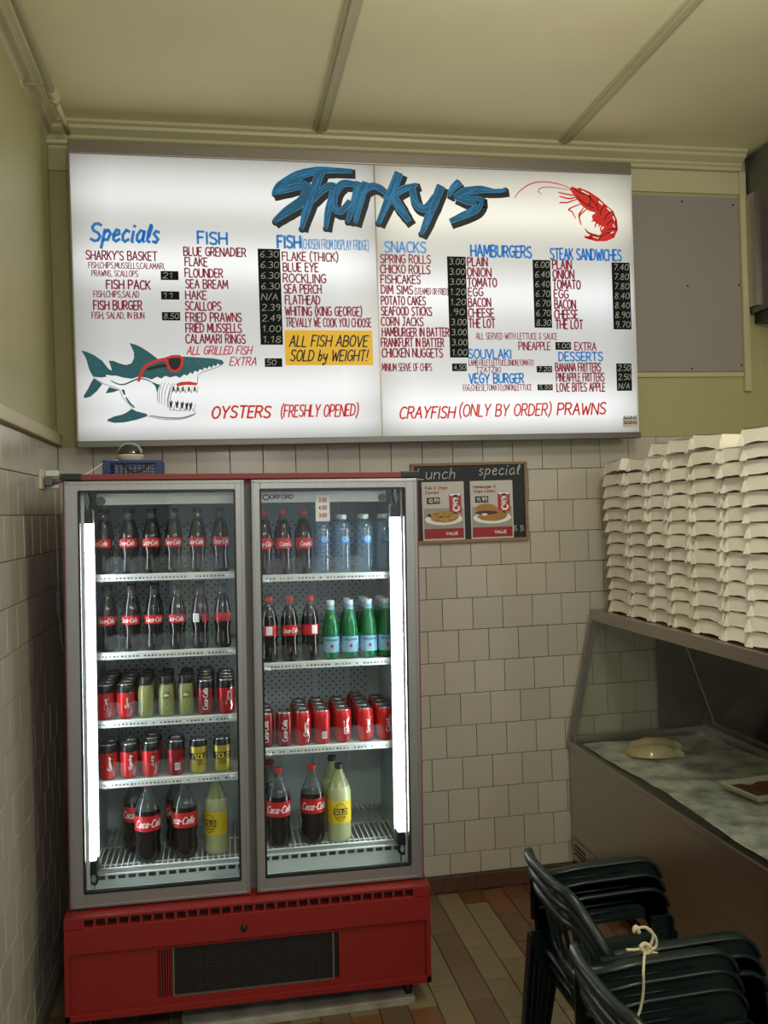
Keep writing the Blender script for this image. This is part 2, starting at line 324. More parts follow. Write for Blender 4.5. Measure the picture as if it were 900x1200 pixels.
# translucent paints on the backlit sign: they pass the tubes' light
def ink(name, col, e=0.55): return mat(name, col, 0.5, emit=e, ecol=col)
M['s_maroon'] = ink('sign_maroon_paint', (0.20, 0.012, 0.035))
M['s_blue'] = ink('sign_blue_paint', (0.02, 0.16, 0.46))
M['s_ltblue'] = ink('sign_pale_blue_paint', (0.10, 0.26, 0.52))
M['s_red'] = ink('sign_red_paint', (0.50, 0.02, 0.015), 0.5)
M['s_crimson'] = ink('sign_crimson_paint', (0.38, 0.02, 0.05))
M['s_black'] = mat('sign_black_paint', (0.010, 0.013, 0.018), 0.5)
M['s_teal'] = ink('sign_teal_paint', (0.012, 0.085, 0.11), 0.5)
M['s_logo'] = ink('sign_logo_blue', (0.006, 0.075, 0.16), 0.5)
M['s_logo2'] = ink('sign_logo_edge_blue', (0.03, 0.22, 0.42), 0.5)
M['s_yellow'] = ink('sign_yellow_patch', (0.62, 0.36, 0.01), 0.5)
M['s_strip'] = mat('chalk_price_strip', (0.009, 0.011, 0.011), 0.8, spec=.2)
M['s_ltteal'] = ink('sign_pale_teal_paint', (0.05, 0.22, 0.27), 0.5)
M['s_white'] = ink('sign_white_paint', (0.8, 0.78, 0.72), 0.4)

# lit acrylic: glow in bands where the tubes run behind it
def sign_face(name, tint, bands, x0, x1, z0, z1, base=0.50):
    m = bpy.data.materials.new(name); N, L, b = nodes_of(m)
    b.inputs['Base Color'].default_value = (0.22, 0.22, 0.21, 1); b.inputs['Roughness'].default_value = 0.3
    g = N.new('ShaderNodeNewGeometry'); sp = N.new('ShaderNodeSeparateXYZ'); L.new(g.outputs['Position'], sp.inputs[0])
    def mth(op, a, c=None):
        n = N.new('ShaderNodeMath'); n.operation = op
        for i, q in enumerate((a, c)):
            if q is None: continue
            if isinstance(q, (int, float)): n.inputs[i].default_value = q
            else: L.new(q, n.inputs[i])
        return n.outputs[0]
    tot = None
    for zc, wd_, amp in bands:
        d = mth('DIVIDE', mth('SUBTRACT', sp.outputs['Z'], zc), wd_)
        e = mth('MULTIPLY', mth('EXPONENT', mth('MULTIPLY', mth('MULTIPLY', d, d), -1.0)), amp)
        tot = e if tot is None else mth('ADD', tot, e)
    tot = mth('ADD', tot, base)
    def edge(coord, lo, hi, w):
        a = mth('DIVIDE', mth('SUBTRACT', coord, lo), w); c = mth('DIVIDE', mth('SUBTRACT', hi, coord), w)
        k = mth('MINIMUM', mth('MINIMUM', a, c), 1.0); k = mth('MAXIMUM', k, 0.0)
        return mth('ADD', mth('MULTIPLY', mth('POWER', k, 0.6), 0.45), 0.55)
    tot = mth('MULTIPLY', tot, mth('MULTIPLY', edge(sp.outputs['X'], x0, x1, 0.16), edge(sp.outputs['Z'], z0, z1, 0.07)))
    L.new(tot, b.inputs['Emission Strength'])
    mr = N.new('ShaderNodeMapRange'); mr.inputs['From Min'].default_value = 2.86; mr.inputs['From Max'].default_value = 3.10; L.new(sp.outputs['Z'], mr.inputs['Value'])
    mc = N.new('ShaderNodeMix'); mc.data_type = 'RGBA'; mc.inputs['A'].default_value = (0.94, 0.97, 1.0, 1); mc.inputs['B'].default_value = (*tint, 1)
    L.new(mr.outputs['Result'], mc.inputs['Factor']); L.new(mc.outputs['Result'], b.inputs['Emission Color'])
    return m

# ================================================================== ROOM SHELL
CEIL = 3.555; XR = 5.2; YF = -7.2; TT = 2.141
wb = MB().box(-0.25, XR + .2, 0.012, 0.2, -0.05, CEIL + .1).build('wall_back', M['paint']); struct(wb)
MB().box(0, XR, 0.0, 0.012, TT, CEIL).build('plaster', M['paint'], wb)
wl = MB().box(-0.25, -0.012, YF, 0.012, -0.05, CEIL + .1).build('wall_left', M['paint']); struct(wl)
MB().box(-0.012, 0, YF, 0.0, TT, CEIL).build('plaster', M['paint'], wl)
MB().box(-0.012, -0.006, YF, 0.0, 0.0, TT).build('grout_bed', M['grout'], wl)
MB().box(0, XR, 0.006, 0.012, 0.0, TT).build('grout_bed', M['grout'], wb)
wr = MB().box(XR, XR + .2, YF, 0.2, -0.05, CEIL + .1).build('wall_right', M['paint']); struct(wr)
fl = MB().box(-0.25, XR + .2, YF, 0.2, -0.12, -0.006).build('floor', M['grout']); struct(fl)
ce = MB().box(-0.25, XR + .2, YF, 0.2, CEIL, CEIL + .1).build('ceiling', M['ceiling']); struct(ce)
# front wall with the shop window opening (behind the camera)
wf = MB(); wf.box(-0.25, 0.5, YF - .15, YF, -0.05, CEIL); wf.box(4.1, XR + .2, YF - .15, YF, -0.05, CEIL)
wf.box(0.5, 4.1, YF - .15, YF, 2.8, CEIL); wf.box(0.5, 4.1, YF - .15, YF, -0.05, 0.7)
struct(wf.build('wall_front', M['paint']))

# tiles: shared meshes
ZL0 = 1.5392; TH = 0.1515; TX = 0.14925; X1 = 1.6401
def tile_mesh(w, h, t=0.0065, b=0.0018):
    m = MB(); m.bevbox(-w / 2, w / 2, -t, 0, -h / 2, h / 2, b); return m
TM = tile_mesh(TX - .0026, TH - .0028).mesh('tile'); TM.materials.append(M['tile'])
rows = []
k = -4
while True:
    zt = ZL0 - k * TH; zb = max(ZL0 - (k + 1) * TH, 0.078)
    if k == -4: zt = TT
    rows.append((k, zb, zt))
    if zb <= 0.0781: break
    k += 1
hid = MB(); cnt = 0
for k, zb, zt in rows:
    off = 0 if k % 2 == 0 else .5
    i0 = -11
    for i in range(-12, 26):
        xa = X1 + (i + off) * TX; xb = xa + TX
        xa = max(xa, 0.0); xb = min(xb, XR)
        if xb - xa < 0.015: continue
        zc = (zb + zt) / 2; xc = (xa + xb) / 2
        vis = (xb > 1.33 and xa < 3.1 and not (xa > 2.34 and zt < 0.66)) or (zt > 1.95 and xa < 3.4)
        if vis:
            o = inst('tile', TM, wb, (xc, 0.0065, zc), ((xb - xa) / TX, 1, (zt - zb) / TH), (random.gauss(0, .0035), 0, random.gauss(0, .0035))); cnt += 1
        else:
            hid.box(xa + .0013, xb - .0013, 0, 0.0065, zb + .0014, zt - .0014)
h = hid.build('tile_field', M['tile'], wb); h['kind'] = 'stuff'
hid = MB()
for k, zb, zt in rows + [(99, 0.0, 0.078)]:
    if k == 99:
        for i in range(0, 48): hid.box(-.0065, 0.001, -i * TX - TX + .001, -i * TX - .001, 0, .075)
        continue
    off = 0 if k % 2 == 0 else .5
    for i in range(-1, 48):
        ya = -(i + off) * TX; yb = ya - TX; ya = min(ya, 0)
        if ya - yb < 0.02: continue
        if yb > -1.7:
            inst('tile', TM, wl, (-0.0065, (ya + yb) / 2, (zb + zt) / 2), ((ya - yb) / TX, 1, (zt - zb) / TH), (random.gauss(0, .004), 0, radians(90) + random.gauss(0, .005)))
        elif yb > YF: hid.box(-.0065, 0.0, yb + .0013, ya - .0013, zb + .0014, zt - .0014)
h = hid.build('tile_field', M['tile'], wl); h['kind'] = 'stuff'
# skirting tiles, back wall
bb = MB().box(0, 2.3, -0.008, 0.006, 0.0, 0.074).build('baseboard_back', M['grout']); struct(bb)
SK = MB().bevbox(-.072, .072, -.008, 0, 0.002, .0735, .0025).mesh('tile'); SK.materials.append(M['skirt'])
for i in range(15):
    inst('tile', SK, bb, (1.597 - .1505 * 10 + .1505 * i, -0.0085, 0))

# floor tiles (columns running to the back wall, half-bond)
FW, FL_ = 0.1075, 0.262
FM = []
for m_ in FT:
    me = MB().bevbox(-FW / 2 + .0018, FW / 2 - .0018, -FL_ / 2 + .0018, FL_ / 2 - .0018, -.010, 0, .002).mesh('tile'); me.materials.append(m_); FM.append(me)
hid = [MB(), MB(), MB()]
c = -16
for c in range(-16, 33):
    xa = 1.525 + c * FW
    off = -.41 if c % 2 == 0 else -.545
    for r in range(-3, 27):
        ya = off - r * FL_; yb = ya - FL_
        if yb > 0 or ya < YF: continue
        ya_c = min(ya, -0.002); 
        if ya_c - yb < .02: continue
        rs = random.Random(c * 131 + r * 17)
        xm = xa + FW / 2; ym = (ya_c + yb) / 2
        pr = rs.random()
        mi = 2 if (xm > 1.8 and ym > -0.75 and pr < .62) else (0 if pr < .5 else (1 if pr < .86 else 2))
        if xm - FW/2 < 0.0 : continue
        if 1.3 < xm < 2.42 and ym > -2.6 or (xm < 1.3 and -1.5 < ym < -0.85):
            inst('tile', FM[mi], fl, (xm, ym, 0.0 + rs.uniform(-.0006, .0006)), (1, (ya_c - yb) / FL_, 1), (rs.gauss(0, .002), rs.gauss(0, .002), 0))
        else: hid[mi].box(xa + .0018, xa + FW - .0018, yb + .0018, ya_c - .0018, -.010, 0)
for i, h in enumerate(hid):
    o = h.build('tile_field', FT[i], fl); o['kind'] = 'stuff'

# cornice, battens, dado
def extrude_profile(name, prof, axis, a0, a1, m, parent=None):
    mb = MB()
    if axis == 'x': fn = lambda p, q, d: Vector((d, -p, q))
    else: fn = lambda p, q, d: Vector((p, d, q))
    mb.prism(prof, fn, a0, a1); return mb.build(name, m, parent)
CP = [(0, CEIL), (.088, CEIL), (.088, CEIL - .012), (.074, CEIL - .020), (.070, CEIL - .032), (.05, CEIL - .044), (.036, CEIL - .052), (.036, CEIL - .064), (.026, CEIL - .070), (.024, CEIL - .084), (0, CEIL - .090)]
struct(extrude_profile('trim_1', CP, 'x', 0.0, 3.33, M['paint_trim']))
CP2 = [(0, CEIL), (.06, CEIL), (.055, CEIL - .012), (.03, CEIL - .03), (.014, CEIL - .055), (0, CEIL - .065)]
struct(extrude_profile('trim_2', CP2, 'y', YF, 0.0, M['paint_trim']))
for n_, x in (('trim_3', 2.362), ('trim_4', 1.195)):
    mb = MB(); mb.bevbox(x - .03, x + .03, YF, -.088, CEIL - .010, CEIL, .003); mb.bevbox(x - .014, x + .014, YF, -.088, CEIL - .018, CEIL - .008, .003)
    struct(mb.build(n_, M['paint_trim']))
mb = MB(); mb.bevbox(0.0, 0.022, YF, -0.002, 2.146, 2.195, .004); struct(mb.build('trim_5', M['paint_trim']))
# frieze board at the top left of the back wall, beside the sign
mb = MB(); mb.bevbox(0.0, 3.33, -.012, 0.0, CEIL - .20, CEIL - .09, .003); struct(mb.build('trim_6', M['paint_trim']))
# timber surround of the wall panel
mb = MB(); mb.bevbox(3.318, 3.352, -.028, 0, 2.36, CEIL - .09, .004); mb.bevbox(2.68, 3.318, -.012, 0, 2.435, 2.458, .003)
struct(mb.build('trim_7', M['paint_trim']))
pn = thing('wall_panel', 'flat grey panel screwed to the khaki wall right of the lit menu sign', 'panel', (3.03, -.001, 2.9))
MB().bevbox(-.345, .286, -.007, 0, -.438, .438, .002).build('board', M['panel'], pn)
for u, v in ((799, 236), (859, 240), (866, 334), (869, 428), (811, 432), (806, 335)):
    q = at(u, v, 1, -.009); MB().lathe([(.005, 0), (.005, .002), (.002, .003)], 8).build('screw', M['black'], pn)
    o = pn.children[-1]
    bpy.data.objects[o.name]
scr = [o for o in pn.children if o.name.startswith('screw')]
for o, (u, v) in zip(scr, ((799, 236), (859, 240), (866, 334), (869, 428), (811, 432), (806, 335))):
    q = at(u, v, 1, -.009); o.location = (q.x - 3.03, -.007, q.z - 2.9); o.rotation_euler = (radians(90), 0, 0)

# range hood / duct at the right
hd = thing('range_hood', 'dark steel range hood reaching the ceiling at the right edge', 'hood', (4.0, -.8, 2.7))
MB().bevbox(-.64, .8, -1.2, .79, .05, .84, .004).build('casing', M['hood'], hd)
MB().bevbox(-.62, .78, -1.18, .78, .0, .05, .004).build('filter_tray', M['black'], hd)
MB().box(-.655, -.64, .70, .79, .08, .64).build('flashing', M['steel'], hd)

# pipe along the left cornice
pi_ = thing('ceiling_pipe', 'cream painted pipe running under the ceiling along the left wall', 'pipe', (.10, 0, 3.49))
MB().tube([(0, -4.5, 0), (0, -2.2, 0), (0, -.46, 0)], .0165, 14).build('pipe_run', M['paint_trim'], pi_)
MB().tube([(0, -.42, 0), (0, -.2, 0), (0, -.09, 0)], .0125, 12).build('pipe_end', M['paint_trim'], pi_)
j = MB(); j.tube([(0, -.49, 0), (0, -.485, 0), (0, -.44, 0), (0, -.435, 0)], .021, 14); j.tube([(0, -.44, 0), (0, -.40, 0)], .0235, 10)
j.build('coupling', M['paint_trim'], pi_)
j = MB(); j.tube([(-.098, -.52, 0.0), (-.05, -.52, .003), (0, -.50, .0)], .006, 8); j.tube([(.0, -.50, 0), (.02, -.52, .03)], .004, 6)
j.box(-.1, -.094, -.55, -.49, -.02, .02); j.build('bracket', M['paint_trim'], pi_)

# ================================================================== MENU SIGN
SX0, SX1, SZ0, SZ1, SY = 0.112, 2.662, 2.152, 3.377, -.152
sg = thing('menu_sign', 'wide backlit menu sign with painted shark and prawn above the fridge', 'sign', (0, 0, 0))
SXM = at(443, 350, 1, SY).x
cs = MB(); cs.box(SX0 + .005, SX1 - .005, SY + .006, -.013, SZ0 - .02, SZ1 + .05); cs.build('box_casing', M['sign_metal'], sg)
fr = MB(); fr.bevbox(SX0 - .006, SX1 + .004, SY - .010, SY + .03, SZ1, SZ1 + .055, .003); fr.build('top_rail', M['sign_metal'], sg)
fr = MB(); fr.bevbox(SX0 - .006, SX1 + .012, SY - .010, SY + .03, SZ0 - .028, SZ0, .003); fr.build('bottom_rail', M['hood'], sg)
fr = MB(); fr.bevbox(SX0 - .008, SX0, SY - .006, SY + .03, SZ0, SZ1, .002); fr.build('side_rail', M['sign_metal'], sg)
fr = MB(); fr.bevbox(SX1, SX1 + .006, SY - .004, SY + .03, SZ0, SZ1, .002); fr.build('side_rail', M['white'], sg)
MB().box(SXM - .003, SXM + .003, SY - .0015, SY + .004, SZ0, SZ1).build('panel_joint', M['sign_metal'], sg)
fl_m = sign_face('sign_face_cool', (0.96, 0.98, 0.96), [(3.21, .09, .26), (2.92, .10, .38), (2.36, .11, .30), (2.22, .05, .16)], SX0, SXM, SZ0, SZ1, .47)
fr_m = sign_face('sign_face_warm', (1.0, 0.97, 0.84), [(3.17, .10, .34), (2.80, .11, .32), (2.28, .11, .38)], SXM, SX1, SZ0, SZ1, .46)
MB().box(SX0, SXM - .003, SY, SY + .005, SZ0, SZ1).build('lit_panel', fl_m, sg)
MB().box(SXM + .003, SX1, SY, SY + .005, SZ0, SZ1).build('lit_panel', fr_m, sg)
YT = SY - .0015
def P(u, v): q = at(u, v, 1, SY); return (q.x, q.z)
def onsign(a, b, y=YT): return Vector((a, y, b))
def sign_text(txt, xl, xr, yb, h, m, w=0.16, slant=0.0, name='lettering', gap=1.1, jit=.03):
    a = P(xl, yb); b = P(xr, yb); sc = (b[0] - a[0]) / (xr - xl)
    mb = MB(); lay_text(mb, txt, a[0], b[0], a[1], h * sc, h * sc * w, onsign, slant, gap, jit)
    return mb.build(name, M[m], sg)
A = [
("Specials",106,185,282.5,21,'s_blue',.17,.15),("SHARKY'S BASKET",101,184,304,10.5,'s_maroon',.15,0),("FISH,CHIPS,MUSSELLS,CALAMARI,",104,193,314,7,'s_maroon',.13,0),
("PRAWNS, SCALLOPS",107.5,161.6,323.5,7,'s_maroon',.13,0),("FISH PACK",125,176,338.5,10.5,'s_maroon',.17,0),("FISH,CHIPS,SALAD",110,163,348,7.3,'s_maroon',.14,0),
("FISH BURGER",110,166.4,362.6,10.5,'s_maroon',.17,0),("FISH, SALAD, IN BUN",108,169,373,7.5,'s_maroon',.14,0),("FISH",232,266,285.6,14,'s_blue',.19,0),
("BLUE GRENADIER",215.5,288,299.5,10,'s_maroon',.16,0),("FLAKE",217,243,311.6,10,'s_maroon',.16,0),("FLOUNDER",217,261,324.7,10,'s_maroon',.16,0),("SEA BREAM",217.7,267,337.7,10,'s_maroon',.16,0),
("HAKE",217.7,242,350.7,10,'s_maroon',.16,0),("SCALLOPS",217.4,259,363.5,10,'s_maroon',.16,0),("FRIED PRAWNS",218,283,376.8,10.3,'s_maroon',.16,0),("FRIED MUSSELLS",218,283,389.5,10.3,'s_maroon',.16,0),
("CALAMARI RINGS",218,287.6,402.3,10.3,'s_maroon',.16,0),("ALL GRILLED FISH",219,294,415.3,9.5,'s_crimson',.14,.25),("EXTRA",269,300,428.4,9.5,'s_crimson',.14,.25),
("FISH",325.5,352,290.5,14,'s_blue',.2,0),("(CHOSEN FROM DISPLAY FRIDGE)",354,432,291.5,11,'s_ltblue',.10,0),("FLAKE (THICK)",331,396,305.4,10,'s_maroon',.15,0),("BLUE EYE",332,373,318,10,'s_maroon',.16,0),
("ROCKLING",332,382,331,10,'s_maroon',.16,0),("SEA PERCH",333,376.5,343.4,10,'s_maroon',.16,0),("FLATHEAD",334.5,375,356.3,10,'s_maroon',.16,0),("WHITING (KING GEORGE)",334.5,424,369.7,10.3,'s_maroon',.15,0),
("TREVALLY WE COOK YOU CHOOSE",335,435,382.8,10,'s_maroon',.13,0),("OYSTERS",248,316,490,13.5,'s_red',.17,.2),("(FRESHLY OPENED)",329,419,488.5,13.5,'s_red',.13,.15),
("SNACKS",451,499,295.5,12,'s_ltblue',.19,0),("SPRING ROLLS",446,504.5,308,9.5,'s_maroon',.15,0),("CHICKO ROLLS",446,504,320,9.5,'s_maroon',.16,0),("FISHCAKES",446.5,492.6,332,9.5,'s_maroon',.16,0),
("DIM SIMS",447,483.6,344.2,9.5,'s_maroon',.16,0),("(STEAMED OR FRIED)",486,525,345,7,'s_maroon',.12,0),("POTATO CAKES",447,498.6,357,9.5,'s_maroon',.16,0),("SEAFOOD STICKS",447,506,369.4,9.5,'s_maroon',.16,0),
("CORN JACKS",447,496,381.6,9.5,'s_maroon',.16,0),("HAMBURGER IN BATTER",448,526,394,9.5,'s_maroon',.16,0),("FRANKFURT IN BATTER",447,520,406.3,9.5,'s_maroon',.16,0),("CHICKEN NUGGETS",448,518.7,418.6,9.8,'s_maroon',.16,0),
("MINIUM SERVE OF CHIPS",448,506,434.9,8.5,'s_maroon',.12,0),("CRAYFISH",468,532,490.5,13,'s_red',.15,.2),("(ONLY BY ORDER)",538,645,488,13,'s_red',.13,.15),("PRAWNS",653,709,486,12.5,'s_red',.15,.15),
("HAMBURGERS",552,622.6,300.5,12.5,'s_blue',.18,0),("PLAIN",548,571,311.7,9.5,'s_maroon',.17,0),("ONION",547.5,575.5,324,9.5,'s_maroon',.17,0),("TOMATO",548,582,335.8,9.5,'s_maroon',.17,0),("EGG",549,566,346.8,9,'s_maroon',.17,0),
("BACON",549,575,359.3,9.5,'s_maroon',.17,0),("CHEESE",549,578.7,371.8,9.5,'s_maroon',.17,0),("THE LOT",549.5,580,383.7,9.5,'s_maroon',.17,0),
("STEAK SANDWICHES",645,728,304,12,'s_blue',.16,0),("PLAIN",647.5,669.6,315,9.5,'s_maroon',.17,0),("ONION",648,672.5,326.6,9.5,'s_maroon',.17,0),("TOMATO",648,680,338.3,9.5,'s_maroon',.17,0),("EGG",649.5,666,349.2,9,'s_maroon',.17,0),
("BACON",650,674.4,361.5,9.5,'s_maroon',.17,0),("CHEESE",650,677,373.4,9.5,'s_maroon',.17,0),("THE LOT",651,683,385.2,9.5,'s_maroon',.17,0),
("ALL SERVED WITH LETTUCE & SAUCE",558,653,397.5,7,'s_maroon',.12,0),("PINEAPPLE",608,644.7,410,8.5,'s_maroon',.15,0),("EXTRA",673.6,698.5,410.5,8.5,'s_maroon',.15,0),
("SOUVLAKI",549,599,420,10,'s_blue',.18,0),("LAMB FILLET,LETTUCE,ONION,TOMATO",549.5,625,428.6,6.5,'s_maroon',.12,0),("TZATZIKI",558,587,436.6,6,'s_maroon',.14,0),
("DESSERTS",655,706,423,9.5,'s_blue',.18,0),("BANANA FRITTERS",651,704,435.3,9,'s_maroon',.15,0),("PINEAPPLE FRITTERS",652,708,447,9,'s_maroon',.14,0),("LOVE BITES APPLE",652.6,709,458.8,9,'s_maroon',.15,0),
("VEGY BURGER",550,613.5,449,10.3,'s_blue',.18,0),("EGG,CHEESE,TOMATO,ONION,LETTUCE",543,623,457.8,6.5,'s_maroon',.12,0)]
for t in A: sign_text(*t)
def patch(name, x0, x1, y0, y1, m, th=.0012):
    a = P(x0, y1); b = P(x1, y0)
    mb = MB(); mb.box(a[0], b[0], SY - th - .0004, SY - .0004, a[1], b[1]); return mb.build(name, M[m], sg)
yp = patch('yellow_patch', 334.5, 436, 387.5, 428, 's_yellow')
for t, xl, xr, yb in (("ALL FISH ABOVE", 339, 430, 406), ("SOLD by WEIGHT!", 340, 430, 423)):
    a = P(xl, yb); b = P(xr, yb); mb = MB(); lay_text(mb, t, a[0], b[0], a[1], .048, .0062, lambda p, q: Vector((p, SY - .0024, q)), .2, 1.1, .02); mb.build('lettering', M['s_black'], yp)
STR = [((188.5, 209, 318, 328), ['21']), ((189, 210, 341.7, 351), ['11']), ((190, 211, 366, 375.5), ['8.50']), ((305.5, 328, 292, 404), ['6.30', '6.30', '6.30', '6.30', 'N/A', '2.39', '2.49', '1.00', '1.18']), ((310.5, 330.6, 420, 430), ['50']),
       ((527.5, 545.5, 301, 419), ['3.00', '3.00', '3.00', '1.20', '1.20', '.90', '3.00', '3.00', '3.00', '1.00']), ((530, 546.6, 426, 435), ['4.50']), ((626.5, 644.5, 305, 384), ['6.00', '6.40', '6.40', '6.70', '6.70', '6.70', '8.30']),
       ((719, 737.5, 308, 386), ['7.40', '7.80', '7.80', '8.40', '8.40', '8.90', '9.70']), ((651, 668.8, 401, 410), ['1.00']), ((629, 646.7, 429, 436.5), ['7.20']), ((723, 739.6, 426, 458), ['2.50', '2.50', 'N/A']), ((630, 647.5, 450.5, 457.5), ['5.50'])]
for (x0, x1, y0, y1), vals in STR:
    s_ = patch('price_strip', x0, x1, y0, y1, 's_strip', .0014); a = P(x0, y1); b = P(x1, y0); hh = (b[1] - a[1]) / len(vals); mb = MB()
    for i, v in enumerate(vals):
        z = b[1] - (i + 1) * hh + hh * .2; w_ = (b[0] - a[0]) * min(.8, .2 * len(v) + .12)
        lay_text(mb, v, a[0] + .1 * (b[0] - a[0]), a[0] + .1 * (b[0] - a[0]) + w_, z, min(hh * .62, .028), .0022, lambda p, q: Vector((p, SY - .0028, q)), .15)
    mb.build('lettering', M['chalk'], s_)
st = patch('maker_sticker', 730, 747, 489, 501, 'cream'); a = P(731, 494); b = P(746, 494); mb = MB()
for dz in (.012, -.012): lay_text(mb, 'SIGNS', a[0], b[0], a[1] + dz, .013, .003, lambda p, q: Vector((p, SY - .0028, q)))
mb.build('lettering', M['ink_black'], st)

# -- brush-painted name across the two panels
def c4(x, y): return P(300 + x / 3.53, 170 + y / 3.53)
LOGO = [ ([(392,108),(300,104),(240,108),(170,128),(100,170),(72,200)], [16,22,30,36,34,12]), ([(72,200),(130,178),(185,165),(212,190),(190,232),(130,272),(78,312)], [14,34,38,40,40,34,16]),
 ([(268,104),(238,190),(205,280),(190,338)], [34,34,28,14]), ([(238,226),(285,178),(318,172),(316,210),(298,270),(288,338)], [18,26,30,28,24,14]),
 ([(396,160),(355,162),(325,205),(322,255),(350,275),(385,235)], [22,28,28,26,24,20]), ([(424,160),(405,235),(380,312)], [30,26,14]),
 ([(452,160),(430,240),(412,318)], [28,26,14]), ([(425,225),(452,184),(492,170),(535,200)], [18,26,26,14]),
 ([(588,122),(556,205),(508,318)], [34,36,16]), ([(664,164),(610,182),(556,215),(530,220)], [12,26,24,10]), ([(562,205),(596,262),(630,312)], [30,34,18]),
 ([(645,182),(662,245),(700,262),(736,218)], [26,28,28,24]), ([(762,176),(730,255),(704,318),(684,366)], [34,32,26,14]),
 ([(836,158),(812,180),(798,208)], [30,24,14]), ([(1030,187),(985,190),(930,184),(866,194),(828,215)], [12,14,28,36,24]), ([(828,215),(880,232),(922,232),(905,268),(856,292),(806,314)], [24,34,34,32,28,18])]
lg = MB(); l2 = MB(); l3 = MB()
sc = (P(400, 250)[0] - P(300, 250)[0]) / 353.0
l4 = MB()
for li, (pts, ws) in enumerate(LOGO):
    eo = .00005 * li
    pts = [Vector(p) for p in smooth_path([(*p, 0) for p in pts], 4)]; n = len(pts)
    wv = [ws[min(int(i / 4), len(ws) - 2)] * (1 - (i / 4 - min(int(i / 4), len(ws) - 2))) + ws[min(int(i / 4), len(ws) - 2) + 1] * (i / 4 - min(int(i / 4), len(ws) - 2)) for i in range(n)]
    rr = random.Random(n + int(pts[0].x))
    sh = [c4(p.x + 10, p.y + 13) for p in pts]; b1 = [c4(p.x, p.y) for p in pts]
    ribbon(lg, sh, [(w + 22 + rr.uniform(-2, 2)) * sc for w in wv], lambda a, b: Vector((a, SY - .0012 - eo, b)))
    ribbon(l2, b1, [(w + 4 + rr.uniform(-1, 1)) * sc for w in wv], lambda a, b: Vector((a, SY - .0022 - eo, b)))
    ribbon(l3, b1, [max(w - 1 + rr.uniform(-1.5, 1.5), 4) * sc for w in wv], lambda a, b: Vector((a, SY - .0032 - eo, b)))
    for q_ in range(9):
        i0 = rr.randrange(0, max(1, n - 5)); i1 = min(n, i0 + rr.randint(3, 6)); of = rr.uniform(-.33, .33)
        dirs = [(pts[min(i + 1, n - 1)] - pts[max(i - 1, 0)]).normalized() for i in range(i0, i1)]
        ribbon(l4, [c4(pts[i].x - d.y * of * wv[i], pts[i].y + d.x * of * wv[i]) for i, d in zip(range(i0, i1), dirs)], rr.uniform(2.5, 5.5) * sc, lambda a, b: Vector((a, SY - .0042 - .00003 * (q_ + 9 * li) * .3, b)))
def disc(mb, cx, cz, r, y, n=16): mb.add([(cx + r * cos(2 * pi * i / n), y, cz + r * sin(2 * pi * i / n)) for i in range(n)], [tuple(range(n))])
for x, y in ((190, 347), (290, 344), (380, 318), (414, 322), (506, 324), (684, 368), (80, 318), (392, 112), (1030, 188)):
    q = c4(x + 1, y + 2); disc(lg, q[0], q[1], 15 * sc, SY - .0021); disc(l3, *c4(x, y), 8 * sc, SY - .0040)
lgo = lg.build('name_shadow', M['s_black'], sg); l2.build('name_edge', M['s_logo2'], lgo); l3.build('name_lettering', M['s_logo'], lgo); l4.build('brush_streaks', ink('sign_logo_streak_blue', (0.014, 0.145, 0.31), 0.5), lgo)

# -- painted shark with sunglasses
def poly(mb, pts, fn, y):
    q = [fn(*p) for p in pts]; tri = tessellate_polygon([[Vector((a, b, 0)) for a, b in q]]); mb.add([(a, y, b) for a, b in q], tri)
def c6(x, y): return P(90 + x / 5, 390 + y / 5)
u6 = (P(200, 450)[0] - P(100, 450)[0]) / 500
def stroke(mb, pts, w, fn, y, un, closed=False, sm=4):
    if sm: pts = [(p.x, p.y) for p in smooth_path([(*p, 0) for p in pts], sm)]
    n = len(pts); ww = [w * (.35 + .65 * sin(pi * (i + .5) / n) ** .5) * un for i in range(n)] if not closed else w * un
    ribbon(mb, [fn(*p) for p in pts], ww, lambda a, b: Vector((a, y, b)))
teal = MB(); blk = MB(); red = MB(); blk2 = MB(); wht = MB()
poly(teal, [(28,103),(60,112),(100,130),(150,165),(185,210),(205,222),(200,200),(188,165),(215,165),(250,180),(290,190),(320,180),(335,150),(335,115),(310,62),(350,75),(400,100),(440,130),(475,155),(520,150),(560,138),(640,140),(720,145),(800,150),(850,160),(862,175),(855,186),(840,190),(825,180),(815,196),(800,190),(790,206),(775,195),(765,212),(745,203),(740,220),(720,213),(710,230),(690,222),(680,242),(665,232),(645,252),(630,243),(605,264),(580,253),(545,262),(520,252),(495,268),(470,258),(440,274),(400,262),(360,258),(320,270),(270,262),(225,250),(210,252),(170,245),(175,258),(140,262),(98,258),(75,215),(60,160),(45,130)], c6, SY - .0012)
poly(teal, [(100,266),(150,300),(120,340),(80,375),(45,384),(40,370),(65,330),(85,290)], c6, SY - .0012)
poly(teal, [(190,318),(250,335),(215,348),(168,355)], c6, SY - .0012)
poly(teal, [(320,445),(350,460),(410,475),(412,490),(350,510),(280,525),(220,528),(180,518),(180,508),(220,490),(270,478),(300,462)], c6, SY - .0012)
poly(teal, [(430,284),(488,306),(470,348),(460,312)], c6, SY - .0012); poly(teal, [(262,330),(280,335),(286,366),(272,360)], c6, SY - .0012)
for p, w in (([(200,280),(240,300),(280,302),(320,285),(360,270),(400,272),(440,290)], 9), ([(288,378),(310,412),(338,438)], 11), ([(430,485),(520,498),(620,498),(690,475)], 7)): stroke(teal, p, w, c6, SY - .0014, u6)
